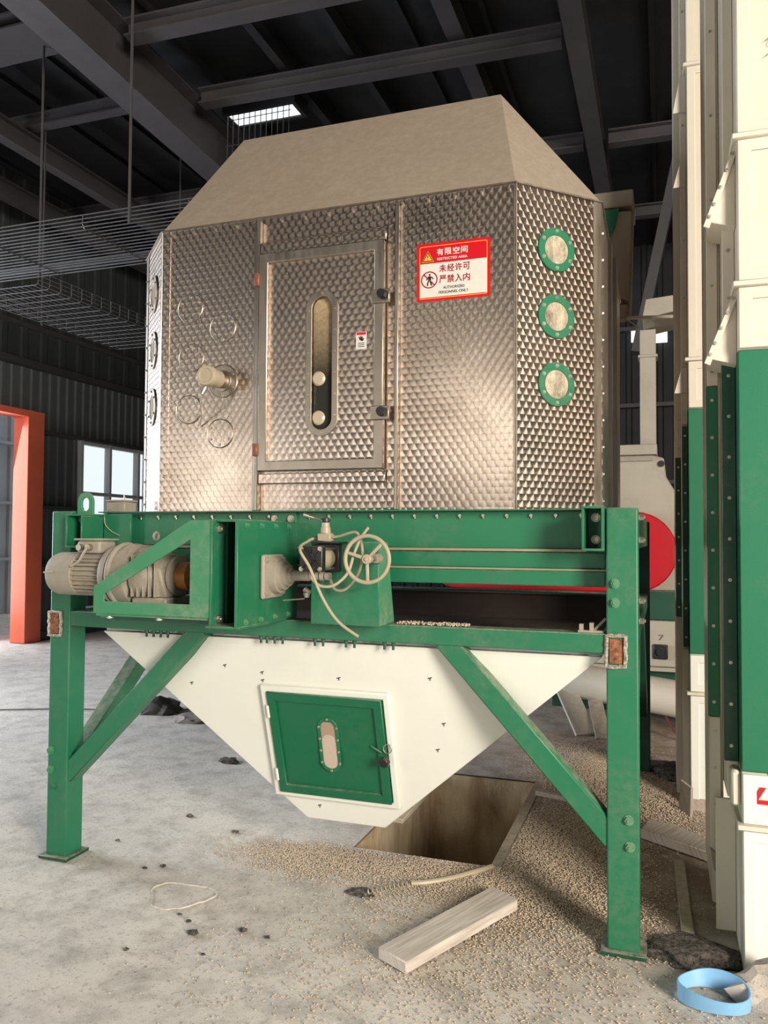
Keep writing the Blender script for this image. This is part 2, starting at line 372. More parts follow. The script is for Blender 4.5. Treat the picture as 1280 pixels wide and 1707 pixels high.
# left wall (cladding with an opening for door and window)
LW = -6.3
def corrugated(m, x, y0, y1, z0, z1, pitch=.19, d=.03):
    n = max(1, round((y1-y0)/pitch)); pr = []
    for i in range(n):
        a = y0+(y1-y0)*i/n; p = (y1-y0)/n
        pr += [(a, 0), (a+p*.55, 0), (a+p*.65, d), (a+p*.9, d)]
    pr.append((y1, 0))
    for k in range(len(pr)-1):
        (ya, da), (yb, db) = pr[k], pr[k+1]
        v = [m.bm.verts.new(q) for q in ((x+da, ya, z0), (x+db, yb, z0), (x+db, yb, z1), (x+da, ya, z1))]
        m.bm.faces.new(v)
    m.box(x-.05, x-.03, y0, y1, z0, z1)
m = MB()
corrugated(m, LW, -10, -.9, 0, 4.2); corrugated(m, LW, -.9, 2.2, 3.95, 4.2); corrugated(m, LW, 2.2, 4.80, 0, 4.2); corrugated(m, LW, 4.80, 6.6, 3.50, 4.2); corrugated(m, LW, 6.6, 7.58, .05, 4.2)
corrugated(m, LW, 7.58, 9.45, 3.22, 4.2); corrugated(m, LW, 7.58, 9.45, .05, 1.25); corrugated(m, LW, 9.45, 12, .05, 4.2)
wl = struct(m.build('wall_left', CLAD_DARK, smooth=False))
m = MB(); corrugated(m, LW+.12, -9, 12, 4.2, 7.0, .4, .015); m.build('upper_cladding', CLAD_UP, wl, smooth=False)
for z, y0, y1, h in ((4.18, -9, 12, .10), (3.20, 6.62, 12, .05), (2.03, 6.62, 7.58, .05), (1.13, 6.62, 7.58, .05), (4.75, -9, 12, .08)):
    MB().box(LW+.03, LW+.17, y0, y1, z, z+h).build('girt', BEAMSTEEL, wl, .004)
MB().box(LW+.031, LW+.15, 6.62, 12, 0, .12).build('plinth', CLAD, wl, .004)
# door opening with orange portal frame
d1 = thing('door_1', '', '', (LW, 5.8, 0)); del d1['label'], d1['category']; struct(d1)
m = MB(); m.box(LW-.06, LW+.22, 6.27, 6.60, 0, 3.50); m.build('door_post', ORANGE, d1, .006)
m = MB(); m.box(LW-.06, LW+.22, 5.05, 6.27, 3.40, 3.50); m.build('door_lintel', ORANGE, d1, .006)
m = MB(); m.box(LW-.06, LW+.22, 4.80, 5.05, 0, 3.50); m.build('door_post', ORANGE, d1, .006)
# window
w1 = thing('window_1', '', '', (LW, 8.5, 1.25)); del w1['label'], w1['category']; struct(w1)
WINW = plain('white_window_frame', lin(206, 208, 206), .4)
for a in (7.58, 8.30, 9.10, 9.38):
    MB().box(LW-.02, LW+.10, a, a+.06, 1.25, 3.2).build('mullion', WINW, w1, .003)
for z in (1.25, 2.30, 3.14):
    MB().box(LW-.01, LW+.09, 7.64, 9.38, z, z+.055).build('transom', WINW, w1, .003)
gl = NT('window_glass'); gl.set(Base_Color=(1, 1, 1, 1), Roughness=.02, IOR=1.2); gl.b.inputs['Transmission Weight'].default_value = 1; gl = gl.m
MB().box(LW+.03, LW+.036, 7.64, 9.38, 1.30, 3.14).build('pane', gl, w1)
# back wall
m = MB()
bmx = bmesh.new(); BW = 12.0; n = 60
for i in range(n):
    x0 = -6.3+16.3*i/n; p = 16.3/n
    pr = [(x0, 0), (x0+p*.55, 0), (x0+p*.65, .03), (x0+p*.9, .03), (x0+p, 0)]
    for k in range(4):
        v = [m.bm.verts.new(q) for q in ((pr[k][0], BW-pr[k][1], 0), (pr[k+1][0], BW-pr[k+1][1], 0), (pr[k+1][0], BW-pr[k+1][1], 7), (pr[k][0], BW-pr[k][1], 7))]; m.bm.faces.new(v)
m.box(-6.3, 10, BW+.05, BW+.1, 0, 7)
wb = struct(m.build('wall_back', SHEET_DARK, smooth=False))
for z in (1.2, 2.6, 4.0, 5.4): MB().box(-6.1, 10, BW-.2, BW-.04, z, z+.07).build('girt', DARKSTEEL, wb)
# front wall behind the camera, with its gate openings, and right wall
m = MB(); m.box(-6.3, 10, -10.06, -10, 4.2, 7)
for a, b in ((-6.3, -6.0), (-3.9, -.6), (.5, 5.5), (9.2, 10)): m.box(a, b, -10.06, -10, 0, 4.2)
struct(m.build('wall_front', CLAD_DARK)); struct(MB().box(10, 10.06, -10, 12, 0, 7).build('wall_right', CLAD_DARK))
# roof deck
m = MB(); m.box(-7.5, 10, -10, 12.2, 7.0, 7.08); ce = struct(m.build('ceiling', SHEET_DARK))
for i in range(20):
    x = -6+.8*i
    MB().box(x, x+.05, -9.5, 12, 6.94, 7.0).build('deck_rib', SHEET_DARK, ce)
lampw = NT('skylight_daylight'); lampw.set(Base_Color=(.9, .93, .95, 1)); lampw.b.inputs['Emission Color'].default_value = (.92, .97, 1, 1); lampw.b.inputs['Emission Strength'].default_value = 1.6
sk = thing('window_2', '', '', (-1.5, 4.98, 6.62)); del sk['label'], sk['category']; struct(sk)
MB().box(-1.92, -1.08, 4.90, 5.16, 6.60, 6.62).build('pane', lampw.m, sk)
MB().ring([(-1.97, 4.85, 6.58), (-1.03, 4.85, 6.58), (-1.03, 5.21, 6.58), (-1.97, 5.21, 6.58)], [(-1.92, 4.90, 6.58), (-1.08, 4.90, 6.58), (-1.08, 5.16, 6.58), (-1.92, 5.16, 6.58)], (0, 0, .41)).build('window_frame', SHEET_DARK, sk)
def ibeam(p0, p1, w_, h, tf=.02, tw=.015):
    m = MB(); p0 = Vector(p0); p1 = Vector(p1); z = Vector((0, 0, 1))
    m.bar(p0+z*tf/2, p1+z*tf/2, w_, tf); m.bar(p0+z*(h-tf/2), p1+z*(h-tf/2), w_, tf); m.bar(p0+z*(h/2), p1+z*(h/2), tw, h-2*tf-.001); return m
tr = 0
def roofbeam(p0, p1, w_, h, mat=None):
    global tr; tr += 1
    return struct(ibeam(p0, p1, w_, h).build('trim_%d' % tr, mat or BEAMSTEEL))
roofbeam((-2.25, -1.5, 6.32), (-2.25, 11.8, 5.75), .34, .60)          # main girder
for y, w_, z in ((3.15, .18, 6.46), (4.45, .16, 6.48), (6.72, .16, 6.50), (9.2, .16, 6.52)):
    roofbeam((-2.0, y, z), (2.0, y+.15, z), w_, .18)
    if y > 6: roofbeam((2.3, y+.18, z), (6.0, y+.3, z), w_, .18)
for y, w_, z in ((2.9, .5, 6.5), (4.28, .14, 6.5), (6.7, .16, 6.50), (8.8, .16, 6.50)):
    roofbeam((-6.15, y, z), (-2.45, y, z), w_, .16)
for x, w_, z in ((.93, .18, 6.75), (2.15, .20, 6.42), (-1.0, .1, 6.75), (-.2, .08, 6.75)):
    roofbeam((x, -1, z), (x, 11.8, z), w_, .24, SHEET_DARK if w_ < .12 else BEAMSTEEL)
for x in (-5.55, -4.3): roofbeam((x, -1, 6.2), (x, 11.8, 6.2), .16, .25)
# neighbouring yard seen through door and window
m = MB(); corrugated(m, -10, 4, 10.6, 0, 5, .3, .04); yw = struct(m.build('wall_yard', CLAD_PALE, smooth=False))
for z in (1.1, 2.26, 3.5): MB().box(-9.95, -9.85, 4, 10.6, z, z+.06).build('girt', CLAD_PALE, yw)
# ================================================================== SUPPORT FRAME
W, A_, H, D = 2.8313, .1203, 1.7273, 2.6616
fr = thing('support_frame', 'green steel support frame of square legs, beams and diagonal braces under the steel cabinet', 'frame', (W/2, D/2, 0))
for nm, x, y in (('leg', 0, 0), ('leg', W-A_, 0), ('leg', 0, D-A_), ('leg', W-A_, D-A_)):
    lg = MB().box(x, x+A_, y, y+A_, .012, H).build(nm, GREEN if y == 0 else GREEN_DARK, fr, .006, seg=2)  # rear legs take the darker green: shade painted into the frame colour
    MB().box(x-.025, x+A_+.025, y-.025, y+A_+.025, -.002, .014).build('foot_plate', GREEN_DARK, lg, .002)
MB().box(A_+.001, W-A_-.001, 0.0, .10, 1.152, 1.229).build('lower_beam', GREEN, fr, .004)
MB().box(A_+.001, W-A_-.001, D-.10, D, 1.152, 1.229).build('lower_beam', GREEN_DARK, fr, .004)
for x in (0.01, W-A_+.01): MB().box(x, x+.10, A_+.001, D-A_-.001, 1.152, 1.229).build('side_beam', GREEN, fr, .004)
# upper beams carrying the cabinet
MB().box(.20, 2.625, .165, .185, 1.560, 1.722).build('upper_beam', GREEN, fr, .003)
MB().box(.20, 2.66, .10, .50, 1.722, 1.7275).build('beam_top_flange', GREEN, fr)
MB().box(.20, 2.625, .12, .18, 1.549, 1.5595).build('ledge', LEDGE, fr)
MB().box(.20, 2.70, .14, .19, 1.478, 1.546).build('slide_rail', GREEN, fr, .004)
MB().box(.20, 2.70, .12, .20, 1.470, 1.4775).build('ledge', LEDGE, fr)
MB().box(.20, 2.70, .13, .19, 1.405, 1.4695).build('slide_rail', GREEN, fr, .004)
for x in (.02, 2.80): MB().box(x-.01, x+.02, A_+.01, D-A_-.01, 1.56, 1.722).build('upper_side_beam', GREEN, fr, .003)
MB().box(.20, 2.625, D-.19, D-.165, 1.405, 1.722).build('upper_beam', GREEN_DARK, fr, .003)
MB().box(.121, 2.709, .20, .21, 1.60, 1.62).build('stay', GREEN_DARK, fr)
# diagonal braces (front pair, side pair)
def brace(p0, p1, side, w_, h, mat=GREEN): return MB().bar(p0, p1, w_, h, side).build('diagonal_brace', mat, fr, .006)
brace((.095, .052, .405), (.86, .052, 1.170), (0, 1, 0), .088, .088)
brace((W-.095, .052, .425), (2.045, .052, 1.175), (0, 1, 0), .088, .088)
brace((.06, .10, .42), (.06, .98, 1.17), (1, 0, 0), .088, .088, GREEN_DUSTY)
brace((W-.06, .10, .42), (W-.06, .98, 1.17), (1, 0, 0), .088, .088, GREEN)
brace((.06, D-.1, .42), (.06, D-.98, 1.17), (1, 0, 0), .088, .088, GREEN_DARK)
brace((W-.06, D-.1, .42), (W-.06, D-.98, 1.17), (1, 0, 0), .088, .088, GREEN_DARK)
# legs' bolts
GB = GREEN
bolts(fr, [(.022, -.001, .53), (.024, -.001, .435), (2.744, -.001, 1.428), (2.744, -.001, 1.353), (2.793, -.001, .516), (2.797, -.001, .414)], (0, -1, 0), .015, .015, GREEN_DUSTY)
bolts(fr, [(.045, -.001, .35)], (0, -1, 0), .012, .012, GREEN)
bolts(fr, [(W+.001, .06, 1.69), (W+.001, .06, 1.60), (W+.001, .06, 1.36), (W+.001, .06, 1.28)], (1, 0, 0), .013, .02, ZINC)
# weld-sealed tube ends on the legs
for x0, x1, z0, z1 in ((2.712, 2.783, 1.104, 1.224), (0.0, .072, 1.104, 1.222)):
    wp = MB().box(x0+.012, x1-.012, -.010, .001, z0+.012, z1-.012).build('tube_end', RUST, fr, label='rusty brown tube end inside a rough weld bead')
    cyc = []
    for (a, b, c_, d_) in ((x0, z0, x1, z0), (x1, z0, x1, z1), (x1, z1, x0, z1), (x0, z1, x0, z0)):
        for k in range(7): t = k/7; cyc.append((a+(c_-a)*t+random.uniform(-.002, .002), -.006+random.uniform(-.003, .003), b+(d_-b)*t+random.uniform(-.002, .002)))
    MB().tube(cyc, .0085, 6, closed=True).build('weld_bead', WELD, wp)
# lifting and tie brackets between legs and beams
def cbracket(x0, x1, z0, z1, nm):
    b = MB(); t = .010
    b.box(x0, x1, -.06, .0+.10, z0, z0+t).box(x0, x1, -.06, .10, z1-t, z1).box(x0, x0+t, -.06, .10, z0+t, z1-t).box(x1-t, x1, -.06, .10, z0+t, z1-t).box(x0+t, x1-t, .09, .10, z0+t, z1-t)
    return b.build(nm, GREEN, fr, .002)
cb = cbracket(2.622, 2.706, 1.555, 1.732, 'channel_bracket')
bolts(cb, [(2.665, .088, 1.69), (2.665, .088, 1.60)], (0, -1, 0), .014, .02, ZINC)
cb = cbracket(.135, .235, 1.545, 1.712, 'channel_bracket')
bolts(cb, [(.185, .088, 1.67), (.185, .088, 1.585)], (0, -1, 0), .014, .02, ZINC)
o_ = slot((.185, .02, 1.74), .048, .035, X_, Z_, 10); i_ = slot((.185, .02, 1.762), .022, .012, X_, Z_, 10)
MB().ring(o_, i_, (0, .014, 0)).build('lifting_eye', GREEN_DUSTY, fr, .002)
MB().box(.236, .40, .10, .115, 1.56, 1.715).build('gusset_plate', GREEN, fr, .002)
pl_ = MB().box(1.155, 1.292, .148, .164, 1.56, 1.722).build('splice_plate', GREEN, fr, .003)
bolts(pl_, [(1.18, .147, 1.69), (1.265, .147, 1.69), (1.265, .147, 1.595)], (0, -1, 0), .013, .014, ZINC)
# nuts and studs below the lower beam
for xs in ((.56, .60, .64, .68), (1.18, 1.21, 1.25, 1.29), (1.45, 1.49), (1.60, 1.64), (1.78, 1.82)):
    for x in xs:
        s_ = MB().cone((x, .022, 1.151), (x, .022, 1.135), .010, .010, 6).cone((x, .022, 1.135), (x, .022, 1.118), .006, .006, 8)
        s_.build('clamp_stud', GREEN_DARK, fr)
# small bolt row under the cabinet sill
m = MB()
for i in range(22):
    x = .42+2.18*i/21
    m.cone((x, .164, 1.702), (x, .150, 1.702), .0075, .0075, 6).cone((x, .157, 1.702), (x, .157, 1.690), .004, .003, 6)
m.build('sill_bolt_row', ZINC, fr, kind='stuff')
# small angle holders at right end of the lower beam
m = MB(); m.box(2.60, 2.70, .02, .05, 1.2295, 1.238); m.bar((2.66, .06, 1.235), (2.705, .06, 1.285), .02, .01); m.box(2.605, 2.62, .02, .05, 1.238, 1.262); m.box(2.645, 2.66, .02, .05, 1.238, 1.268)
m.build('angle_holder', DUSTGREY, fr)

# ================================================================== COOLER CABINET
Y0 = .1774; XL, XR, K, T = .5127, 2.3206, .3377, 3.1595
Y9 = 2.51
cab = thing('cooler_cabinet', 'tall swirl-brushed stainless steel cabinet with chamfered corners, door and beige hood', 'machine', (1.4166, 1.34, H+.001))
octo = [(XL, Y0), (XR, Y0), (XR+K, Y0+K), (XR+K, Y9-K), (XR, Y9), (XL, Y9), (XL-K, Y9-K), (XL-K, Y0+K)]
def wallpanel(a, b, name='wall_panel', mat=SWIRL, z0=H+.001, z1=T, th=.012):
    a = Vector((a[0], a[1], 0)); b = Vector((b[0], b[1], 0)); n_ = (b-a).cross(Z_).normalized()
    p = [a+Z_*z0, b+Z_*z0, b+Z_*z1, a+Z_*z1]
    return MB().prism(p, -n_*th).build(name, mat, cab, smooth=False)
for i in range(8):
    if i == 0:
        for xa, xb in ((XL, 1.049), (1.049, 1.784), (1.784, XR)): wallpanel((xa, Y0), (xb, Y0))
    else: wallpanel(octo[i], octo[(i+1) % 8])
MB().prism([(x*.99+.014, y*.99+.013, H+.02) for x, y in octo], (0, 0, .01)).build('floor_grate', DARKSTEEL, cab)
# corner angles
def strip_on(a, b, s0, s1, z0=H+.001, z1=T, th=.004, mat=STEEL, name='corner_angle'):
    a = Vector((a[0], a[1], 0)); b = Vector((b[0], b[1], 0)); d = (b-a).normalized(); n_ = d.cross(Z_).normalized()
    L = (b-a).length
    p0 = a+d*(s0 if s0 >= 0 else L+s0); p1 = a+d*(s1 if s1 > 0 else L+s1)
    MB().prism([p0+Z_*z0, p1+Z_*z0, p1+Z_*z1, p0+Z_*z1], n_*th).build(name, mat, cab)
strip_on(octo[0], octo[1], .002, .045, mat=SWIRL); strip_on(octo[7], octo[0], -.035, -.001)
strip_on(octo[1], octo[2], .0, .006, th=.006); strip_on(octo[0], octo[1], -.008, -.001, th=.004)
strip_on(octo[1], octo[2], -.045, -.001); strip_on(octo[2], octo[3], .0, .07, mat=SWIRL); strip_on(octo[7], octo[0], .0, .06)
strip_on(octo[2], octo[3], -.9, -.86, th=.03); strip_on(octo[2], octo[3], 1.0, 1.03, th=.02)
strip_on(octo[2], octo[3], .52, .56, th=.018)
# bolts along the corner angles
zs = [1.78+.125*i for i in range(11)]
studs(cab, [(XL+.022, Y0-.004, z) for z in zs]+[(XL+.06, Y0, z) for z in zs], (0, -1, 0), .006, .006, ZINC, 'panel_bolt_row')
studs(cab, [(XR+K+.004, Y0+K+.035, z) for z in zs], (1, 0, 0), .010, .007, ZINC, 'panel_bolt_row')
studs(cab, [(XL-K+.03-.003, Y0+K-.03-.003, z) for z in zs], (-1, -1, 0), .006, .008, ZINC, 'panel_bolt_row')
# eave angle with bolts
m = MB(); ob = [Vector((x, y, T-.012)) for x, y in octo]; cc = Vector((1.4166, 1.344, T-.012))
oo = [cc+Vector(((p.x-cc.x)*1.008, (p.y-cc.y)*1.008, 0)) for p in ob]; ii = [cc+Vector(((p.x-cc.x)*.97, (p.y-cc.y)*.97, 0)) for p in ob]
m.ring([p+Z_*.013 for p in oo], [p+Z_*.013 for p in ii], (0, 0, .006)); m.build('eave_flange', STEEL, cab)
pts = [(XL+.06+i*.123, Y0, T-.022) for i in range(15)]
studs(cab, pts, (0, -1, 0), .0085, .012, ZINC, 'eave_bolt_row')
studs(cab, [(XR+K*t, Y0+K*t, T-.022) for t in (.16, .52, .88)], (1, -1, 0), .0085, .012, ZINC, 'eave_bolt_row')
# hood
tx0, tx1, ty0, ty1, tz = .68, 2.152, .70, 1.98, 3.868
e = [(x, y, T+.0075) for x, y in octo]; tp = [(tx0, ty0, tz), (tx1, ty0, tz), (tx1, ty1, tz), (tx0, ty1, tz)]
MB().hull(e+tp, ((0,1,9,8),(1,2,9),(2,3,10,9),(3,4,10),(4,5,11,10),(5,6,11),(6,7,8,11),(7,0,8),(8,9,10,11),(7,6,5,4,3,2,1,0))).build('hood', HOOD, cab, .004)
# posts and rails round the door
def pb(x0, x1, z0, z1, d, name, mat=STEEL, bev=.003): return MB().box(x0, x1, Y0-d, Y0-.0005, z0, z1).build(name, mat, cab, bev)
pb(1.046, 1.066, H+.002, T-.02, .014, 'door_post'); pb(1.068, 1.086, H+.002, T-.02, .034, 'door_post')
pb(1.735, 1.772, H+.002, T-.02, .012, 'door_post', SWIRL); pb(1.774, 1.792, H+.002, T-.02, .028, 'door_post')
pb(1.088, 1.733, 2.972, 3.028, .030, 'door_rail', SWIRL); pb(1.088, 1.733, 1.858, 1.906, .030, 'door_rail', SWIRL)
# door
def ngon_ring(x0, x1, z0, z1, w_, y):
    return [(x0, y, z0), (x1, y, z0), (x1, y, z1), (x0, y, z1)], [(x0+w_, y, z0+w_), (x1-w_, y, z0+w_), (x1-w_, y, z1-w_), (x0+w_, y, z1-w_)]
o_, i_ = ngon_ring(1.092, 1.728, 1.918, 2.966, .046, Y0-.05)
door = MB().ring(o_, i_, (0, .049, 0)).build('door', STEEL, cab, .003, label='steel access door frame with swirled panel and tall slot window')
# panel with slot hole
SC = Vector((1.417, 0, 2.421)); yy = Y0-.028
sl = slot((SC.x, yy, SC.z), .054, .262, X_, Z_, 12); nS = len(sl)
px0, px1, pz0, pz1 = 1.137, 1.683, 1.963, 2.921; outer = []
for p in sl:
    dx, dz = p.x-SC.x, p.z-SC.z
    sx = (px1-SC.x if dx > 0 else px0-SC.x)/dx if abs(dx) > 1e-6 else 1e9; sz = (pz1-SC.z if dz > 0 else pz0-SC.z)/dz if abs(dz) > 1e-6 else 1e9
    s_ = min(sx, sz); outer.append(Vector((SC.x+dx*s_, yy, SC.z+dz*s_)))
for cxn, czn in ((px0, pz0), (px1, pz0), (px1, pz1), (px0, pz1)):
    k = min(range(nS), key=lambda q: (outer[q].x-cxn)**2+(outer[q].z-czn)**2); outer[k] = Vector((cxn, yy, czn))
MB().ring(outer, sl, (0, .008, 0)).build('door_panel', SWIRL, door, smooth=False)
MB().ring(slot((SC.x, yy-.006, SC.z), .082, .262, X_, Z_), slot((SC.x, yy-.006, SC.z), .052, .262, X_, Z_), (0, .0055, 0)).build('window_flange', STEEL, door, .001)
studs(door, [(SC.x+s*.067, yy-.006, SC.z+q) for s in (-1, 1) for q in (-.25, -.15, -.05, .05, .15, .25)]+[(SC.x, yy-.006, SC.z+.329), (SC.x, yy-.006, SC.z-.329)], (0, -1, 0), .006, .006, ZINC, 'window_bolt_row')
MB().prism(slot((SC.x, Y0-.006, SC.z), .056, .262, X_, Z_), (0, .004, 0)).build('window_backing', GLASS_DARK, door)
MB().lathe((1.392, Y0-.006, 2.352), (0, -1, 0), [(0, .034), (.006, .034), (.012, .026), (.013, 0)]).build('sight_lamp', GLASS_DUSTY, door)
MB().lathe((1.392, Y0-.006, 2.166), (0, -1, 0), [(0, .034), (.006, .034), (.012, .026), (.013, 0)]).build('sight_lamp', GLASS_DUSTY, door)
for z in (2.842, 2.02): MB().box(1.07, 1.096, Y0-.062, Y0-.034, z-.03, z+.03).build('hinge', HINGE, door, .004)
for z in (2.70, 2.168):
    cl = MB().box(1.672, 1.762, Y0-.066, Y0-.050, z-.032, z+.032).build('clamp_plate', STEEL, door, .003)
    MB().cone((1.733, Y0-.066, z+.002), (1.733, Y0-.10, z+.002), .007, .007, 8).cone((1.733, Y0-.084, z+.002), (1.733, Y0-.104, z+.002), .024, .020, 8).build('clamp_knob', BLACKP, cl if False else door)
# round inspection covers, left front panel
for (x, z) in ((.681, 2.752), (.869, 2.640), (.690, 2.500), (.679, 2.240), (.860, 2.113), (.872, 2.372)):
    r = .072 if (x, z) != (.872, 2.372) else .082
    cv = MB().lathe((x, Y0-.0005, z), (0, -1, 0), [(0, r), (.004, r), (.0045, r-.004), (.0045, 0)], 32).build('inspection_cover', STEEL if z == 2.372 else SWIRL, cab, smooth=False)
    MB().tube([Vector((x, Y0-.005, z))+Vector((math.cos(a), 0, math.sin(a)))*(r-.001) for a in (2*PI*k/32 for k in range(32))], .0022, 5, closed=True).build('cover_rim', STEEL, cv)
    bolts(cv, [(x+math.cos(a)*(r-.016), Y0-.005, z+math.sin(a)*(r-.016)) for a in (PI/6+PI/3*k for k in range(6))], (0, -1, 0), .0055, .006, ZINC)
# chamfer portholes
def portholes(cx, cy, n_, d_, zs, mat, gm):
    n_ = Vector(n_).normalized(); d_ = Vector(d_).normalized()
    for z in zs:
        c = Vector((cx, cy, z))
        ph = MB().ring(circ(c+n_*.0005, .099, d_, Z_, 32), circ(c+n_*.0005, .064, d_, Z_, 32), n_*.010).build('porthole_ring', mat, cab, .002)
        MB().prism(circ(c+n_*.001, .0645, d_, Z_, 32), n_*.006).build('porthole_glass', gm, ph)
        bolts(ph, [c+n_*.010+(d_*math.cos(a)+Z_*math.sin(a))*.083 for a in (PI/6+PI/3*k for k in range(6))], n_, .0065, .007, ZINC)
pg = NT('streaked_porthole_glass'); v1 = pg.noise(9, 5, .8, stretch=(2, 2, 1)); pg.set(Base_Color=pg.mix(pg.ramp(v1, .35, .68), lin(206, 194, 170), lin(104, 94, 82)), Roughness=.2)
portholes(2.4745, .3313, (1, -1, 0), (1, 1, 0), (2.898, 2.596, 2.291), GREEN, pg.m)
portholes(XL-K*.45, Y0+K*.45, (-1, -1, 0), (1, -1, 0), (2.898, 2.596, 2.291), STEEL, GLASS_DUSTY)
# level sensor screwed to a cover
sn = thing('level_sensor', 'beige drum shaped level sensor sticking out of the left cabinet panel', 'sensor', (.872, Y0-.005, 2.372))
c0 = Vector((.872, Y0-.0055, 2.372))
MB().lathe(c0, (0, -1, 0), [(0, .052), (.010, .052), (.011, .038), (.05, .038)]).build('mount', STEEL, sn, .001)
MB().lathe(c0-Y_*.05, (0, -1, 0), [(0, .044), (.07, .044), (.072, .050), (.10, .050), (.108, .046), (.108, .034), (.104, .032), (.104, 0)], 32).build('housing', TUBE, sn, .001)
MB().cone(c0+Vector((-.02, -.12, -.045)), c0+Vector((-.035, -.13, -.085)), .014, .011, 12).build('cable_gland', ZINC, sn)
MB().tube(interp([c0+Vector((-.035, -.13, -.085)), c0+Vector((-.06, -.10, -.13)), c0+Vector((-.10, -.03, -.19)), c0+Vector((-.13, -.01, -.22))]), .004, 6).build('cable', DUSTGREY, sn)
# cable box on the left cabinet shoulder
jb = thing('junction_box', 'small grey junction box with a thin cable left of the cabinet foot', 'box', (.245, .26, H+.001))
MB().box(.17, .285, .20, .30, H+.001, H+.055).build('box_body', DUSTGREY, jb, .005)
MB().box(.165, .290, .195, .305, H+.056, H+.066).build('lid', DUSTGREY, jb, .003)
MB().cone((.165, .24, H+.03), (.150, .24, H+.03), .012, .012, 8).build('cable_gland', ZINC, jb)
MB().cone((.245, .25, H+.066), (.245, .25, H+.092), .004, .004, 8).build('screw', ZINC, jb)
MB().tube(interp([(.21, .195, H+.02), (.23, .12, H+.0), (.25, .092, H-.06), (.29, .094, H-.10), (.34, .094, H-.12)]), .0028, 6).build('cable', TUBE, jb)
# ---- warning signs
def text_part(body, size, x, z, y, mat, parent, name='lettering', width=None, bold=0.0):
    cu = bpy.data.curves.new('t', 'FONT'); cu.body = body; cu.size = size; cu.align_x = 'LEFT'
    to = bpy.data.objects.new('t', cu); COL.objects.link(to); bpy.context.view_layer.update()
    me = bpy.data.meshes.new_from_object(to.evaluated_get(bpy.context.evaluated_depsgraph_get())); bpy.data.objects.remove(to)
    org = Vector((0, 0, 0)); q = parent
    while q is not None: org += q.location; q = q.parent
    xs = [v.co.x for v in me.vertices]; ys = [v.co.y for v in me.vertices]
    if not xs: return
    sx = width/(max(xs)-min(xs)) if width else 1; sy = size/(max(ys)-min(ys))
    x_0, y_0 = min(xs), min(ys)
    for v in me.vertices: v.co = Vector((x+(v.co.x-x_0)*sx, y, z+(v.co.y-y_0)*sy))-org
    if bold:
        bm = bmesh.new(); bm.from_mesh(me); src = bm.faces[:]
        for k, (dx, dz) in enumerate(((bold, 0), (0, bold), (bold, bold))):
            r_ = bmesh.ops.duplicate(bm, geom=src)
            for v in [q for q in r_['geom'] if isinstance(q, bmesh.types.BMVert)]: v.co += Vector((dx, -.00006*(k+1), dz))
        bm.to_mesh(me); bm.free()
    me.materials.clear(); me.materials.append(mat); o = bpy.data.objects.new(name, me); COL.objects.link(o); o.parent = parent; return o
sy = Y0-.001
sg = thing('warning_sign', 'red and white restricted area warning sign on the right cabinet panel', 'sign', (2.04, sy, 2.672))
def flat(pts2, y, mat, parent, name, th=.0004): return MB().prism([(a, y, b) for a, b in pts2], (0, th, 0)).build(name, mat, parent, smooth=False)
def rr(x0, x1, z0, z1, r):
    out = []
    for cx_, cz_, a0 in ((x1-r, z0+r, -90), (x1-r, z1-r, 0), (x0+r, z1-r, 90), (x0+r, z0+r, 180)):
        for k in range(5): a = math.radians(a0+22.5*k); out.append((cx_+r*math.cos(a), cz_+r*math.sin(a)))
    return out
SX0, SX1, SZ0, SZ1 = 1.872, 2.210, 2.672, 2.937
flat(rr(SX0, SX1, SZ0, SZ1, .008), sy, SIGNRED, sg, 'backing', .0008)
flat(rr(SX0+.013, SX1-.013, SZ0+.012, SZ1-.013, .008), sy-.0006, SIGNYEL, sg, 'border')
flat(rr(SX0+.0155, SX1-.0155, SZ0+.0145, SZ1-.0155, .007), sy-.0012, SIGNRED, sg, 'red_field')
flat([(SX0+.0155, SZ0+.018), (SX1-.0155, SZ0+.018), (SX1-.0155, SZ0+.172), (SX0+.0155, SZ0+.172)], sy-.0018, SIGNWHITE, sg, 'white_field')
cxw, czw = SX0+.052, SZ0+.204
flat([(cxw-.028, czw-.024), (cxw+.028, czw-.024), (cxw, czw+.026)], sy-.0018, SIGNYEL, sg, 'warning_triangle')
flat([(cxw-.025, czw-.022), (cxw+.025, czw-.022), (cxw, czw+.022)], sy-.0024, SIGNBLACK, sg, 'warning_triangle')
flat([(cxw-.019, czw-.018), (cxw+.019, czw-.018), (cxw, czw+.014)], sy-.0030, SIGNYEL, sg, 'warning_triangle')
flat([(cxw-.0022, czw+.006), (cxw-.001, czw-.009), (cxw+.001, czw-.009), (cxw+.0022, czw+.006)], sy-.0036, SIGNBLACK, sg, 'exclamation_mark')
flat([(cxw-.0018, czw-.015), (cxw+.0018, czw-.015), (cxw+.0018, czw-.0115), (cxw-.0018, czw-.0115)], sy-.0036, SIGNBLACK, sg, 'exclamation_mark')
def lt(s, size, x, z, w_, mat, b=.0): text_part(s, size, x, z, sy-.0026, mat, sg, 'lettering', w_, b)
for i, ch in enumerate('有限空间'): lt(ch, .030, SX0+.094+i*.037, SZ0+.205, .030, SIGNWHITE, .0012)
lt('RESTRICTED AREA', .011, SX0+.095, SZ0+.183, .140, SIGNWHITE, .0006)
for i, ch in enumerate('未经许可'): lt(ch, .033, SX0+.106+i*.0365, SZ0+.128, .031, SIGNWINE, .0012)
for i, ch in enumerate('严禁入内'): lt(ch, .034, SX0+.106+i*.0365, SZ0+.078, .031, SIGNWINE, .0012)
lt('AUTHORIZRD', .012, SX0+.124, SZ0+.051, .098, SIGNBLACK, .0003)
lt('PERSONNEL ONLY', .012, SX0+.104, SZ0+.030, .136, SIGNBLACK, .0003)
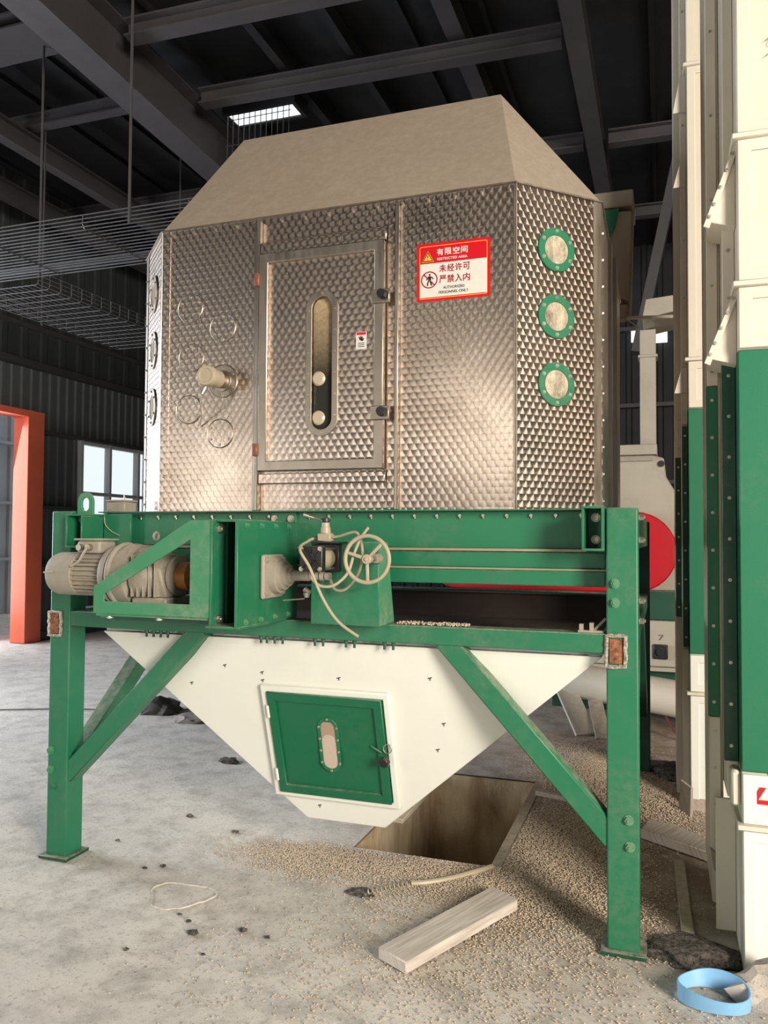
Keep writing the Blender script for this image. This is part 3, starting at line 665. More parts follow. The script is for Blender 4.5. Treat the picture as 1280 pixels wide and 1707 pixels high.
pc = Vector((SX0+.059, sy-.0024, SZ0+.098))
MB().ring(circ(pc, .039, X_, Z_, 40), circ(pc, .0335, X_, Z_, 40), (0, .0004, 0)).build('prohibition_ring', SIGNWINE, sg, smooth=False)
a = Vector((.7071, 0, -.7071)); b = Vector((.7071, 0, .7071))
MB().prism([pc+Vector((0, -.0012, 0))+a*s*.034+b*q*.0025 for s, q in ((-1, -1), (1, -1), (1, 1), (-1, 1))], (0, .0004, 0)).build('prohibition_bar', SIGNWINE, sg, smooth=False)
m = MB(); P_ = lambda x, z: pc+Vector((x, -.0006, z))
m.prism(circ(P_(.002, .0225), .0045, X_, Z_, 16), (0, .0004, 0))
m.prism([P_(-.004, .016), P_(.007, .016), P_(.009, .0), P_(.006, -.006), P_(-.004, -.004)], (0, .0004, 0))
m.prism([P_(.006, .016), P_(.018, .009), P_(.020, .002), P_(.016, .001), P_(.014, .007), P_(.006, .010)], (0, .00041, 0))
m.prism([P_(-.004, .015), P_(-.012, .006), P_(-.014, -.001), P_(-.010, -.002), P_(-.008, .004), P_(-.003, .009)], (0, .00042, 0))
m.prism([P_(-.004, -.003), P_(.001, -.005), P_(-.004, -.014), P_(-.005, -.027), P_(-.011, -.027), P_(-.009, -.012)], (0, .00043, 0))
m.prism([P_(.001, -.004), P_(.006, -.005), P_(.010, -.013), P_(.014, -.026), P_(.008, -.027), P_(.004, -.014)], (0, .00044, 0))
m.build('walking_figure', SIGNBLACK, sg, smooth=False)
s2 = thing('small_warning_label', 'tiny red and white warning label on the steel door', 'label', (1.61, yy-.001, 2.47))
flat([(1.588, 2.472), (1.640, 2.472), (1.640, 2.552), (1.588, 2.552)], yy-.001, SIGNWHITE, s2, 'backing', .0006)
flat([(1.591, 2.538), (1.637, 2.538), (1.637, 2.550), (1.591, 2.550)], yy-.0018, SIGNRED, s2, 'red_field')
m = MB()
for (x, z, dx, dz) in ((1.603, 2.530, .006, -.016), (1.611, 2.532, .004, -.022), (1.619, 2.530, -.002, -.018), (1.626, 2.522, -.006, -.012)): m.bar((x, yy-.0022, z), (x+dx, yy-.0022, z+dz), .0004, .005, (0, 1, 0))
m.build('hand_symbol', SIGNBLACK, s2, smooth=False)
m = MB()
for z in (2.498, 2.490, 2.482): m.box(1.598, 1.630, yy-.0020, yy-.0017, z, z+.003)
m.build('lettering', SIGNBLACK, s2, smooth=False)

# ================================================================== HOPPER
hp = thing('feed_hopper', 'white tapered steel hopper hanging in the green frame above the floor pit', 'hopper', (1.475, 1.33, .23))
tz_, bz = 1.130, .230; yt0, yt1 = .106, 2.55; yb0, yb1 = .348, 1.95
top_ = [(.272, .060, tz_), (2.692, .060, tz_), (2.692, yt1, tz_), (.272, yt1, tz_)]; bot = [(1.273, yb0, bz), (1.675, yb0, bz), (1.675, yb1, bz), (1.273, yb1, bz)]
def quadwall(a, b, c, d, n_, nm='hopper_wall', mat=WHITE, th=.006):
    MB().prism([a, b, c, d], Vector(n_)*th).build(nm, mat, hp, smooth=False)
m = MB(); ins = lambda p, k: (p[0]+(.012 if p[0] < 1.4 else -.012), p[1]+(.012 if p[1] < 1.3 else -.012), p[2])
T1 = [ins(p, 1) for p in top_]; B1 = [ins(p, 1) for p in bot]
m.hull(top_+bot+T1+B1, ((0,1,5,4),(1,2,6,5),(2,3,7,6),(3,0,4,7),(8,12,13,9),(9,13,14,10),(10,14,15,11),(11,15,12,8),(0,8,9,1),(1,9,10,2),(2,10,11,3),(3,11,8,0),(4,5,13,12),(5,6,14,13),(6,7,15,14),(7,4,12,15)))
m.build('hopper_shell', WHITE, hp, .010, seg=3)
MB().ring([(.262, .105, 1.1305), (2.702, .105, 1.1305), (2.702, 2.56, 1.1305), (.262, 2.56, 1.1305)], [(.34, .16, 1.1305), (2.62, .16, 1.1305), (2.62, 2.48, 1.1305), (.34, 2.48, 1.1305)], (0, 0, .02)).build('top_flange', WHITE, hp)
MB().ring([(1.24, .50, .205), (1.715, .50, .205), (1.715, 1.98, .205), (1.24, 1.98, .205)], [(1.29, .54, .205), (1.66, .54, .205), (1.66, 1.93, .205), (1.29, 1.93, .205)], (0, 0, .022)).build('outlet_flange', DUSTGREY, hp, .002)
nf = Vector((0, -1, -.2689)).normalized(); dn = Vector((0, .2689, -1)).normalized()   # front wall normal and its downward direction
def onf(x, z, off=0.0):
    y = .060+(tz_-z)*(yb0-.060)/(tz_-bz); return Vector((x, y, z))+nf*off
# raised door surround and door
def fquad(x0, x1, z0, z1, off, w_=0): return [onf(x0+w_, z0+w_, off), onf(x1-w_, z0+w_, off), onf(x1-w_, z1-w_, off), onf(x0+w_, z1-w_, off)]
MB().ring(fquad(1.128, 1.768, .350, .914, .0), fquad(1.128, 1.768, .350, .914, .0, .03), nf*.022).build('door_surround', WHITE, hp, .006, seg=2)
MB().prism(fquad(1.159, 1.737, .381, .883, .0), nf*.012).build('door_bed', GREEN_DARK, hp)
hd = MB().ring(fquad(1.162, 1.734, .376, .886, .0125), fquad(1.162, 1.734, .376, .886, .0125, .042), nf*.020).build('hopper_door', HATCHG, hp, .003, label='clean dark green parallel-sided hatch with small oval window')
cz = .643; cn = onf(1.452, cz, .014)
MB().prism(fquad(1.205, 1.691, .419, .843, .0126), nf*.005).build('hatch_panel', HATCHG, hd)
up_f = -dn
MB().ring(slot(cn+nf*.005, .052, .085, X_, up_f), slot(cn+nf*.005, .036, .085, X_, up_f), nf*.008).build('window_flange', GREEN_DEEP, hd, .001)
MB().prism(slot(cn+nf*.005, .037, .085, X_, up_f), nf*.004).build('oval_glass', plain('pellets_behind_glass', lin(172, 146, 126), .3), hd)
MB().prism(slot(cn+nf*.0092-up_f*.034, .0362, .050, X_, up_f), nf*.0004).build('dust_film', plain('pale_dust', lin(196, 178, 164), .6), hd)
bolts(hd, [cn+nf*.013+X_*s*.045+up_f*q for s in (-1, 1) for q in (-.09, -.03, .03, .09)]+[cn+nf*.013+up_f*.130, cn+nf*.013-up_f*.130], nf, .005, .005, ZINC)
for z in (.79, .47): MB().cone(onf(1.160, z-.03, .03), onf(1.160, z+.03, .03), .008, .008, 10).build('hinge', WHITE, hd)
kn = onf(1.735, .612, .03)
MB().cone(kn-nf*.01, kn+nf*.05, .006, .006, 8).cone(kn+nf*.03, kn+nf*.055, .026, .022, 8).build('clamp_knob', BLACKP, hd, .002)
MB().tube([kn+nf*.02+X_*.008+Z_*.05+(X_*math.cos(a)+Z_*math.sin(a))*.020 for a in (2*PI*k/16 for k in range(16))], .003, 6, closed=True).build('pull_ring', ZINC, hd)
MB().tube([kn+nf*.01-X_*.075+Z_*.05, kn+nf*.02-X_*.02+Z_*.03], .004, 6).build('latch_rod', GREEN, hd)
m = MB()
for x, z in ((.946, .993), (1.141, .970), (1.138, .931), (1.53, .966), (1.963, .994), (2.008, .787), (.744, .892), (1.97, .66), (1.35, .31)):
    c = onf(x, z, -.001); m.bar(c-X_*.010-Z_*.003, c+X_*.008+Z_*.002, .004, .005, nf); m.bar(c, c-Z_*.012, .004, .003, nf)
m.build('weld_nib', DARKSTEEL, hp, kind='stuff')
# trough seen through the gap above the lower beam
trg = thing('discharge_trough', 'dark brown dusty discharge trough inside the frame above the hopper', 'trough', (1.4, 1.2, 1.152))
MB().box(.22, 2.64, 1.20, 1.215, 1.152, 1.300).build('trough_wall', TROUGH, trg)
MB().box(.22, 2.64, .75, 1.20, 1.152, 1.16).build('trough_floor', TROUGH, trg)
MB().box(.22, 2.64, 1.16, 1.20, 1.300, 1.307).build('trough_rim', DARKSTEEL, trg)

# ================================================================== DRIVE: gearmotor, its bracket, actuator, valve, handwheel
GX = thing('gear_motor', 'dusty grey gear motor with finned body on the left of the frame', 'motor', (.6, -.16, 1.29))
ax = Vector((0, -.16, 1.425))
def L(x0, prof, nm, mat=DUSTGREY, seg=32, **k): return MB().lathe(ax+X_*x0, (1, 0, 0), prof, seg).build(nm, mat, GX, **k)
L(.17, [(0, .045), (.004, .070), (.018, .092), (.04, .100), (.165, .103), (.168, .100), (.168, .08)], 'fan_cowl')
m = MB(); m.cone(ax+X_*.330, ax+X_*.505, .083, .083, 32)
for k in range(28):
    a = 2*PI*k/28; d_ = Vector((0, math.cos(a), math.sin(a)))
    m.bar(ax+X_*.332+d_*.090, ax+X_*.503+d_*.090, .024, .005, d_)
m.build('finned_body', DUSTGREY, GX, smooth=False)
L(.500, [(0, .10), (.012, .128), (.030, .138), (.045, .138), (.050, .11)], 'end_flange')
L(.552, [(0, .12), (.008, .142), (.020, .150), (.030, .150), (.034, .138), (.075, .146), (.10, .140), (.118, .11)], 'gear_adapter')
L(.671, [(0, .10), (.01, .130), (.04, .134), (.09, .130), (.12, .112), (.145, .096), (.150, .080), (.175, .078), (.178, .090), (.195, .090), (.198, .05)], 'gear_housing')
m = MB()
for k in range(5): m.box(.69+.03*k, .696+.03*k, -.285, -.035, 1.335, 1.52)
m.build('housing_ribs', DUSTGREY, GX, .003)
MB().box(.68, .86, -.26, -.06, 1.272, 1.33).build('gear_foot', DUSTGREY, GX, .008, seg=2)
MB().hull([(.69, -.24, 1.33), (.85, -.24, 1.33), (.85, -.08, 1.33), (.69, -.08, 1.33), (.70, -.27, 1.46), (.83, -.27, 1.46), (.83, -.05, 1.46), (.70, -.05, 1.46)], ((3,2,1,0),(4,5,6,7),(0,1,5,4),(1,2,6,5),(2,3,7,6),(3,0,4,7))).build('gear_saddle', DUSTGREY, GX, .01, seg=2)
L(.872, [(0, .060), (.01, .064), (.055, .064), (.06, .05)], 'output_hub', BRONZE)
L(.934, [(0, .03), (.37, .03)], 'output_shaft', STEEL)
MB().box(.345, .475, -.225, -.105, 1.522, 1.580).build('terminal_box', DUSTGREY, GX, .012, seg=2)
MB().box(.335, .485, -.235, -.095, 1.582, 1.592).build('terminal_lid', DUSTGREY, GX, .006, seg=2)
for x in (.375, .425): MB().cone((x, -.225, 1.55), (x, -.250, 1.55), .015, .015, 10).build('cable_gland', ZINC, GX)
MB().tube(interp([(.425, -.25, 1.55), (.42, -.262, 1.53), (.39, -.258, 1.49), (.345, -.262, 1.462)]), .006, 8).build('cable', DUSTGREY, GX)
MB().tube([Vector((.735, -.16, 1.585))+Vector((0, math.cos(a)*.018, math.sin(a)*.018+.018)) for a in (2*PI*k/16 for k in range(16))], .006, 6, closed=True).build('lifting_eye', DUSTGREY, GX)
MB().bar((.19, -.262, 1.432), (.245, -.262, 1.438), .006, .008).build('cowl_clip', ZINC, GX)
# bracket
BR = thing('motor_bracket', 'green welded motor bracket with a triangular cutout in front of the gear motor', 'bracket', (.9, -.2, 1.229))
yb = -.41
outer = [(.595, 1.385), (1.072, 1.670), (1.168, 1.670), (1.168, 1.270), (.595, 1.270)]
inner = [(.650, 1.355), (1.076, 1.590), (1.0761, 1.4), (1.076, 1.322), (.650, 1.322)]
MB().ring([(a, yb, b) for a, b in outer], [(a, yb, b) for a, b in inner], (0, .010, 0)).build('side_plate', GREEN_DUSTY, BR, .002)
MB().box(.60, 1.168, yb+.012, -.001, 1.258, 1.270).build('base_plate', GREEN_DUSTY, BR, .002)
MB().box(.48, .72, -.22, -.001, 1.2295, 1.240).box(.48, .495, -.22, -.001, 1.240, 1.30).build('foot_channel', GREEN_DUSTY, BR, .002)
MB().box(.62, 1.17, -.30, -.14, 1.2305, 1.2575).build('spacer', GREEN_DARK, BR)
MB().box(1.169, 1.181, yb+.0, yb+.12, 1.222, 1.674).build('end_plate', GREEN, BR, .002)
MB().box(1.182, 1.195, yb+.10, .14, 1.222, 1.674).build('inner_plate', GREEN_DARK, BR)
MB().box(1.182, 1.298, yb+.03, .14, 1.664, 1.674).build('top_strip', GREEN, BR, .002)
MB().box(1.165, 1.320, yb-.02, 0, 1.2295, 1.240).build('bottom_strip', GREEN, BR, .002)
MB().box(1.196, 1.296, .02, .14, 1.241, 1.66).build('gap_shade_plate', BLACK, BR)  # added black sheet, stands in for shade between the bracket plates
bolts(BR, [(1.182, yb+.05, 1.635), (1.182, yb+.05, 1.262)], (1, 0, 0), .014, .016, ZINC)
bolts(BR, [(1.196, -.17, 1.52), (1.196, -.17, 1.37)], (1, 0, 0), .014, .016, DARKSTEEL)
bolts(BR, [(.68, yb+.004, 1.257), (.93, yb+.004, 1.257)], (0, 0, -1), .013, .006, ZINC)
bpz = MB().box(1.300, 1.314, -.435, .12, 1.232, 1.672).build('bearing_plate', GREEN, BR, .002)
bolts(bpz, [(1.3145, y, 1.650) for y in (-.37, -.24, -.11, .02)]+[(1.3145, y, 1.255) for y in (-.37, -.24, -.11, .02)], (1, 0, 0), .010, .011, GREEN_DUSTY)
bc = Vector((1.3145, -.150, 1.438))
brg = MB().box(1.3147, 1.338, bc.y-.105, bc.y+.085, bc.z-.098, bc.z+.090).build('bearing_flange', DUSTGREY, BR, .014, seg=3)
MB().lathe(bc+X_*.0235, X_, [(0, .080), (.03, .076), (.032, .066), (.05, .062), (.052, .050), (.07, .046), (.072, .034), (.085, .030)], 32).build('bearing_hub', DUSTGREY, brg)
MB().cone(bc+X_*.10, bc+X_*.185, .022, .022, 16).build('shaft_end', DUSTGREY, brg, .002)
bolts(brg, [bc+X_*.024+Y_*a+Z_*b for a in (-.082, .062) for b in (-.075, .068)], X_, .011, .012, DUSTGREY)
# coupling from shaft to the actuator
CP = thing('shaft_coupling', 'greasy linked coupling rod between bearing and black air cylinder', 'coupling', (1.54, -.15, 1.42))
m = MB(); p0 = bc+X_*.186
for k in range(4): m.cone(p0+X_*(.002+k*.024), p0+X_*(.020+k*.024), .020-.003*(k % 2), .020-.003*(k % 2), 10)
m.cone(p0+X_*.001, p0+X_*.10, .008, .008, 8); m.build('coupling_links', DUSTGREY, CP)
m = MB(); m.cone((1.50, -.20, 1.385), (1.525, -.20, 1.37), .012, .012, 8).cone((1.51, -.20, 1.37), (1.51, -.20, 1.35), .016, .010, 8).tube([(1.50, -.20, 1.345), (1.40, -.20, 1.335)], .003, 6)
m.build('grease_fitting', ZINC, CP)
# green support box
SB = thing('actuator_stand', 'green folded sheet stand behind the air cylinder and handwheel', 'stand', (1.65, -.05, 1.2295))
MB().box(1.490, 1.800, -.115, -.105, 1.2305, 1.585).build('stand_front', GREEN, SB, .003)
MB().prism([(1.800, -.105, 1.2305), (1.800, .095, 1.2305), (1.800, .0, 1.585), (1.800, -.105, 1.585)], (-.008, 0, 0)).build('stand_side', GREEN_DUSTY, SB, .002)
MB().prism([(1.490, -.104, 1.2305), (1.490, .095, 1.2305), (1.490, .0, 1.585), (1.490, -.104, 1.585)], (.008, 0, 0)).build('stand_side', GREEN, SB, .002)
MB().box(1.499, 1.791, -.104, .0, 1.575, 1.584).build('stand_top', GREEN_DUSTY, SB)
# cylinder
AC = thing('air_cylinder', 'black square ended air cylinder with beige barrel on the green stand', 'cylinder', (1.572, -.2, 1.46))
c = Vector((1.572, 0, 1.515))
cap = MB().box(c.x-.052, c.x+.052, -.300, -.262, c.z-.052, c.z+.052).build('end_cap', BLACKP, AC, .006, seg=2)
m = MB()
for k in range(8):
    a = PI/4*k; d_ = Vector((math.cos(a), 0, math.sin(a))); Lk = .046 if k % 2 == 0 else .056
    m.bar(Vector((c.x, -.303, c.z))+d_*.018, Vector((c.x, -.303, c.z))+d_*Lk, .006, .006, (0, 1, 0))
m.cone((c.x, -.300, c.z), (c.x, -.310, c.z), .020, .019, 20); m.build('cap_ribs', BLACKP, cap)
bolts(cap, [(c.x+a, -.3005, c.z+b) for a in (-.041, .041) for b in (-.041, .041)], (0, -1, 0), .0075, .008, ZINC)
MB().cone((c.x, -.261, c.z), (c.x, -.151, c.z), .046, .046, 32).build('barrel', TUBE, AC)
for a in (-.041, .041):
    for b in (-.041, .041): MB().cone((c.x+a, -.261, c.z+b), (c.x+a, -.151, c.z+b), .005, .005, 8).build('tie_rod', ZINC, AC)
MB().box(c.x-.060, c.x+.062, -.150, -.117, c.z-.058, c.z+.060).build('end_cap', BLACKP, AC, .004)
MB().box(c.x-.045, c.x+.085, -.20, -.117, c.z+.064, c.z+.070).build('valve_shelf', BLACKP, AC)
# hand valve on top
HV = thing('hand_valve', 'small brass hand valve with a lever above the air cylinder', 'valve', (1.575, -.15, 1.586))
v0 = Vector((1.575, -.155, 1.5855))
MB().box(v0.x-.030, v0.x+.030, v0.y-.022, v0.y+.022, v0.z, v0.z+.035).build('valve_body', BRONZE if False else TUBE, HV, .004)
MB().lathe(v0+Z_*.035, Z_, [(0, .022), (.025, .020), (.026, .017), (.045, .016)], 16).build('valve_bonnet', TUBE, HV)
MB().lathe(v0+Z_*.080, Z_, [(0, .013), (.004, .020), (.018, .019), (.020, .01)], 12).build('valve_cap', BLACKP, HV)
MB().tube(interp([v0+Vector((-.012, -.005, .092)), v0+Vector((-.04, -.01, .098)), v0+Vector((-.075, -.02, .108))]), .005, 8).cone(v0+Vector((-.05, -.012, .100)), v0+Vector((-.092, -.024, .114)), .007, .010, 10).build('lever', ZINC, HV)
MB().cone(v0+Vector((-.030, 0, .014)), v0+Vector((-.052, -.008, .012)), .011, .008, 8).build('fitting', ZINC, HV)
# hoses
def hose(pts, label, r=.0062):
    o = MB().tube(interp(pts, 10), r, 10).build('air_hose', TUBE, None); return tag(o, label, 'hose')
hose([(1.522, -.163, 1.598), (1.516, -.21, 1.585), (1.535, -.325, 1.555), (1.585, -.335, 1.48), (1.64, -.33, 1.36), (1.705, -.325, 1.27), (1.79, -.32, 1.213)], 'long yellowed air hose hanging from the hand valve down past the lower beam')
hose([(1.572, -.285, 1.458), (1.575, -.285, 1.432), (1.61, -.28, 1.405), (1.665, -.27, 1.410), (1.715, -.25, 1.46), (1.735, -.23, 1.54), (1.755, -.21, 1.60), (1.785, -.2, 1.645)], 'yellowed air hose looping from the front cylinder cap up beside the handwheel')
hose([(1.590, -.138, 1.452), (1.592, -.140, 1.425), (1.625, -.165, 1.385), (1.68, -.18, 1.39), (1.735, -.19, 1.45), (1.755, -.19, 1.53), (1.745, -.19, 1.60), (1.715, -.18, 1.625), (1.64, -.16, 1.608), (1.607, -.156, 1.604)], 'yellowed air hose curling behind the handwheel from the rear cylinder cap')
# handwheel
HW = thing('handwheel', 'dusty three-spoked round handwheel on the green stand', 'handwheel', (1.80, -.24, 1.42))
wc = Vector((1.798, -.250, 1.516))
MB().tube([wc+(X_*math.cos(a)+Z_*math.sin(a))*.094 for a in (2*PI*k/48 for k in range(48))], .0085, 10, closed=True).build('rim', DUSTGREY if False else TUBE, HW)
for a in (math.radians(163), math.radians(45), math.radians(272)):
    d_ = X_*math.cos(a)+Z_*math.sin(a); MB().bar(wc+d_*.016, wc+d_*.090, .010, .014, Y_).build('spoke', TUBE, HW, .003)
MB().cone(wc-Y_*.012, wc+Y_*.02, .020, .020, 20).cone(wc-Y_*.018, wc-Y_*.012, .008, .010, 8).build('hub', TUBE, HW, .003)
MB().cone(wc+Y_*.02, (wc.x, -.116, wc.z), .009, .009, 12).cone((wc.x, -.15, wc.z), (wc.x, -.1155, wc.z), .020, .022, 12).build('wheel_shaft', DUSTGREY, HW)

# ================================================================== BUCKET ELEVATORS (right)
def elevator(name, label, x0, x1, y0, front_depth, zj, g0, g1, ztop, strips, grp):
    """front trunk casing made of sections with flanged joints, a green band, and rows of flange strips at the left"""
    E = thing(name, label, 'elevator', (x0+.2, y0+.3, 0))
    zs_ = [0.0]+zj+[ztop]
    for k in range(len(zs_)-1):
        a, b = zs_[k]+(.006 if k else 0), zs_[k+1]-.006
        cuts = [(a, b, None)]
        seg_ = []
        for (lo, hi) in ((a, min(b, g0)), (max(a, g0), min(b, g1)), (max(a, g1), b)):
            if hi-lo > .002: seg_.append((lo, hi, GREEN_DEEP if lo >= g0-.001 and hi <= g1+.001 else (WHITE if hi <= g0+.001 else CREAM)))
        for lo, hi, mt in seg_:
            MB().box(x0, x1, y0, y0+front_depth, lo, hi).build('trunk_section', mt, E, .004)
            if mt is not GREEN_DEEP:
                MB().ring([(x0+.002, y0-.012, lo+.004), (x1, y0-.012, lo+.004), (x1, y0-.012, hi-.004), (x0+.002, y0-.012, hi-.004)], [(x0+.05, y0-.012, lo+.05), (x1-.05, y0-.012, lo+.05), (x1-.05, y0-.012, hi-.05), (x0+.05, y0-.012, hi-.05)], (0, .0115, 0)).build('panel_edge', mt, E, .004)
    for z in zj:
        MB().box(x0-.018, x1+.01, y0-.028, y0+front_depth+.01, z-.012, z+.012).build('joint_flange', CREAM, E, .004)
    for (sx0, sx1, yy0, yy1, z0, z1, mt, nb) in strips:
        st = MB().box(sx0, sx1, yy0, yy1, z0, z1).build('side_flange', mt, E, .003)
        if nb:
            bolts(st, [((sx0+sx1)/2, yy0-.0005, z0+.06+(z1-z0-.12)*i/(nb-1)) for i in range(nb)], (0, -1, 0), .0052, .005, ZINC)
    return E
B = elevator('bucket_elevator', 'large cream and green bucket elevator trunk at the right edge with a red triangle mark', 3.197, 3.75, .03, .30, [.535, 2.575, 3.145, 4.6], .735, 2.325, 6.4,
    [(3.145, 3.196, .14, .155, .742, 2.31, GREEN_DARK, 10), (3.156, 3.196, .156, .60, .60, 6.4, CREAM, 0), (3.150, 3.196, .14, .155, 2.311, 3.0, CREAM, 4),  # dark green strip: shade beside the casing painted as colour
     (3.098, 3.143, .35, .365, .868, 2.25, GREEN_DEEP, 9), (3.110, 3.155, .366, .95, .10, 6.4, CREAM, 0), (3.102, 3.145, .35, .365, 2.252, 6.4, CREAM, 12),
     (3.100, 3.145, .35, .365, .30, .866, CREAM, 4), (3.120, 3.196, .30, .315, .02, .55, CREAM, 0)], 'bucket elevators')
# flared cover plates at the left of the near trunk
for za, zb in ((3.150, 2.82), (2.58, 2.28)):
    cp = MB().prism([(3.196, .06, za), (3.215, .06, za-.005), (3.100, .06, zb), (3.078, .06, zb+.01)], (0, .012, 0)).build('cowl_edge', CREAM, B, .002)
    MB().prism([(3.196, .075, za-.002), (3.196, .075, zb-.0), (3.094, .075, zb+.03)], (0, .22, 0)).build('cowl', CREAM, B, .002)
    bolts(cp, [(3.195-(.10)*t, .0595, za-.02-(za-zb-.05)*t) for t in (.1, .32, .55, .78, .95)], (0, -1, 0), .006, .006, ZINC)
MB().box(3.16, 3.195, .04, .13, .60, .735).build('bent_flap', CREAM, B, .01)
MB().prism([(3.10, .34, .33), (3.19, .34, .25), (3.19, .34, .20), (3.115, .34, .24)], (0, .01, 0)).build('bent_flap', DUSTGREY, B)
t1 = [(3.226, .0225, .622), (3.416, .0225, .622), (3.321, .0225, .787)]; t2 = [(3.252, .0225, .637), (3.390, .0225, .637), (3.321, .0225, .757)]
MB().ring(t1, t2, (0, .006, 0)).build('red_triangle_mark', SIGNRED, B)
MB().tube(interp([(3.30, .0175, 3.50), (3.33, .0175, 3.52), (3.315, .0175, 3.49), (3.335, .0175, 3.47), (3.30, .0175, 3.44)]), .0012, 5).build('pencil_scribble', DARKSTEEL, B)
A = elevator('bucket_elevator', 'narrower cream and green bucket elevator trunk between the frame and the nearest trunk', 3.068, 3.40, 1.868, .30, [.69, 2.69, 4.50], .922, 2.392, 6.4,
    [(3.035, 3.067, 1.95, 1.965, .95, 2.30, GREEN_DARK, 8), (2.996, 3.033, 2.10, 2.115, 1.12, 2.12, GREEN_DARK, 7), (3.030, 3.067, 1.966, 2.09, .02, 6.4, CREAM, 0),  # both dark green strips have their shade in the colour
     (2.995, 3.035, 2.116, 2.6, .02, 6.4, CREAM, 0), (3.000, 3.034, 2.10, 2.115, 2.121, 2.36, CREAM, 2), (3.035, 3.067, 1.95, 1.965, 2.31, 6.4, CREAM, 12), (3.035, 3.067, 1.95, 1.965, .02, .94, CREAM, 0)], 'bucket elevators')
for za, zb in ((4.48, 4.25), (2.66, 2.50), (3.95, 3.78)):
    MB().prism([(3.034, 1.93, za), (3.066, 1.93, za), (3.066, 1.93, zb), (2.99, 1.93, zb)], (0, .015, 0)).build('cowl', CREAM, A, .002)
MB().hull([(3.03, 1.82, 0), (3.42, 1.82, 0), (3.42, 2.2, 0), (3.03, 2.2, 0), (3.05, 1.85, .07), (3.40, 1.85, .07), (3.40, 2.2, .07), (3.05, 2.2, .07)], ((3,2,1,0),(4,5,6,7),(0,1,5,4),(1,2,6,5),(2,3,7,6),(3,0,4,7))).build('footing', CONC, A)
MB().prism([(3.0, 1.80, 0), (3.06, 1.70, 0), (3.066, 1.72, .17), (3.01, 1.80, .19)], (.012, .006, 0)).build('loose_plate', DUSTGREY, A)

# ================================================================== PELLET MILL behind (right)
MILLC = paint('dull_cream_paint', lin(176, 168, 152), dust=lin(130, 118, 100), dustamt=0.4)
PM = thing('pellet_mill', 'cream and green pellet mill with a red belt guard behind the frame', 'machine', (2.5, 5.0, 0))
ym = 4.65
MB().prism([(1.9, ym, 1.13), (3.20, ym, 1.13), (3.20, ym, 1.95), (3.03, ym, 2.05), (2.95, ym, 2.19), (2.93, ym, 2.37), (2.83, ym, 2.40), (1.9, ym, 2.40)], (0, .8, 0)).build('mill_housing', MILLC, PM, .01)
MB().box(1.9, 2.87, ym-.04, ym+.85, 2.402, 2.50).build('mill_top_flange', MILLC, PM, .006)
MB().box(1.9, 2.83, ym-.03, ym-.002, 2.345, 2.385).build('seam_bar', DUSTGREY, PM)
MB().cone((2.905, ym-.001, 2.315), (2.905, ym-.02, 2.315), .03, .03, 16).build('knob', BLACKP, PM)
MB().box(1.9, 3.25, ym-.05, ym+.8, .86, 1.128).build('green_base', GREEN_DARK, PM, .006)
MB().box(1.9, 3.25, ym-.12, ym+.8, .44, .858).build('control_front', MILLC, PM, .006)
MB().box(1.9, 3.30, ym-.16, ym+.8, .40, .438).build('front_ledge', MILLC, PM, .004)
MB().box(1.9, 3.25, ym-.05, ym+.8, .0, .398).build('green_base', GREEN_DARK, PM, .006)
sw = MB().box(2.825, 2.955, ym-.15, ym-.121, .51, .645).build('switch_plate', BLACKP, PM, .01, seg=2)
MB().cone((2.89, ym-.151, .58), (2.89, ym-.18, .58), .040, .034, 20).build('rotary_knob', BLACKP, sw)
text_part('7', .05, 2.87, .68, ym-.1215, DARKSTEEL, PM, 'number_mark', .05)
o_ = []
for k in range(17): a = -PI/2+PI*k/16; o_.append(Vector((2.67+.37*math.cos(a), 4.42, 1.49+.37*math.sin(a))))
for k in range(17): a = PI/2+PI*k/16; o_.append(Vector((1.0+.32*math.cos(a), 4.42, 1.43+.31*math.sin(a))))
MB().prism(o_, (0, .16, 0)).build('belt_guard', RED, PM, .015, seg=2, label='red rounded belt guard')
MB().box(2.715, 2.862, ym+.1, ym+.3, 2.5, 3.62).build('inlet_duct', MILLC, PM, .004)
MB().box(2.70, 2.878, ym+.08, ym+.32, 3.35, 3.375).build('duct_flange', MILLC, PM, .003)
MB().hull([(2.75, ym-.3, 3.62), (3.20, ym-.3, 3.70), (3.20, ym+.4, 3.70), (2.75, ym+.4, 3.62), (2.78, ym-.3, 3.80), (3.20, ym-.3, 3.83), (3.20, ym+.4, 3.83), (2.78, ym+.4, 3.80)], ((3,2,1,0),(4,5,6,7),(0,1,5,4),(1,2,6,5),(2,3,7,6),(3,0,4,7))).build('feeder_body', MILLC, PM, .005)
# side filter / chute behind the right cabinet corner
CH = thing('exhaust_chute', 'weathered beige exhaust chute with a green side hanging behind the cabinet corner', 'chute', (2.62, 2.9, 3.3))
MB().hull([(2.50, 2.75, 4.02), (2.72, 2.75, 4.00), (2.72, 3.1, 4.00), (2.50, 3.1, 4.02), (2.545, 2.75, 3.40), (2.70, 2.75, 3.34), (2.70, 3.1, 3.30), (2.545, 3.1, 3.40)], ((3,2,1,0),(4,5,6,7),(0,1,5,4),(1,2,6,5),(2,3,7,6),(3,0,4,7))).build('chute_body', HOOD, CH, .01)
MB().box(2.30, 2.73, 2.72, 3.15, 4.03, 4.15).build('chute_cap', HOOD, CH, .01)
MB().box(1.9, 2.47, 2.512, 3.1, 1.9, 4.029).build('standing_duct', HOOD, CH, .01)
MB().prism([(2.44, 2.73, 4.02), (2.63, 2.73, 4.02), (2.60, 2.73, 3.88), (2.50, 2.73, 3.70), (2.44, 2.73, 3.66)], (0, .015, 0)).build('green_side', GREEN, CH)
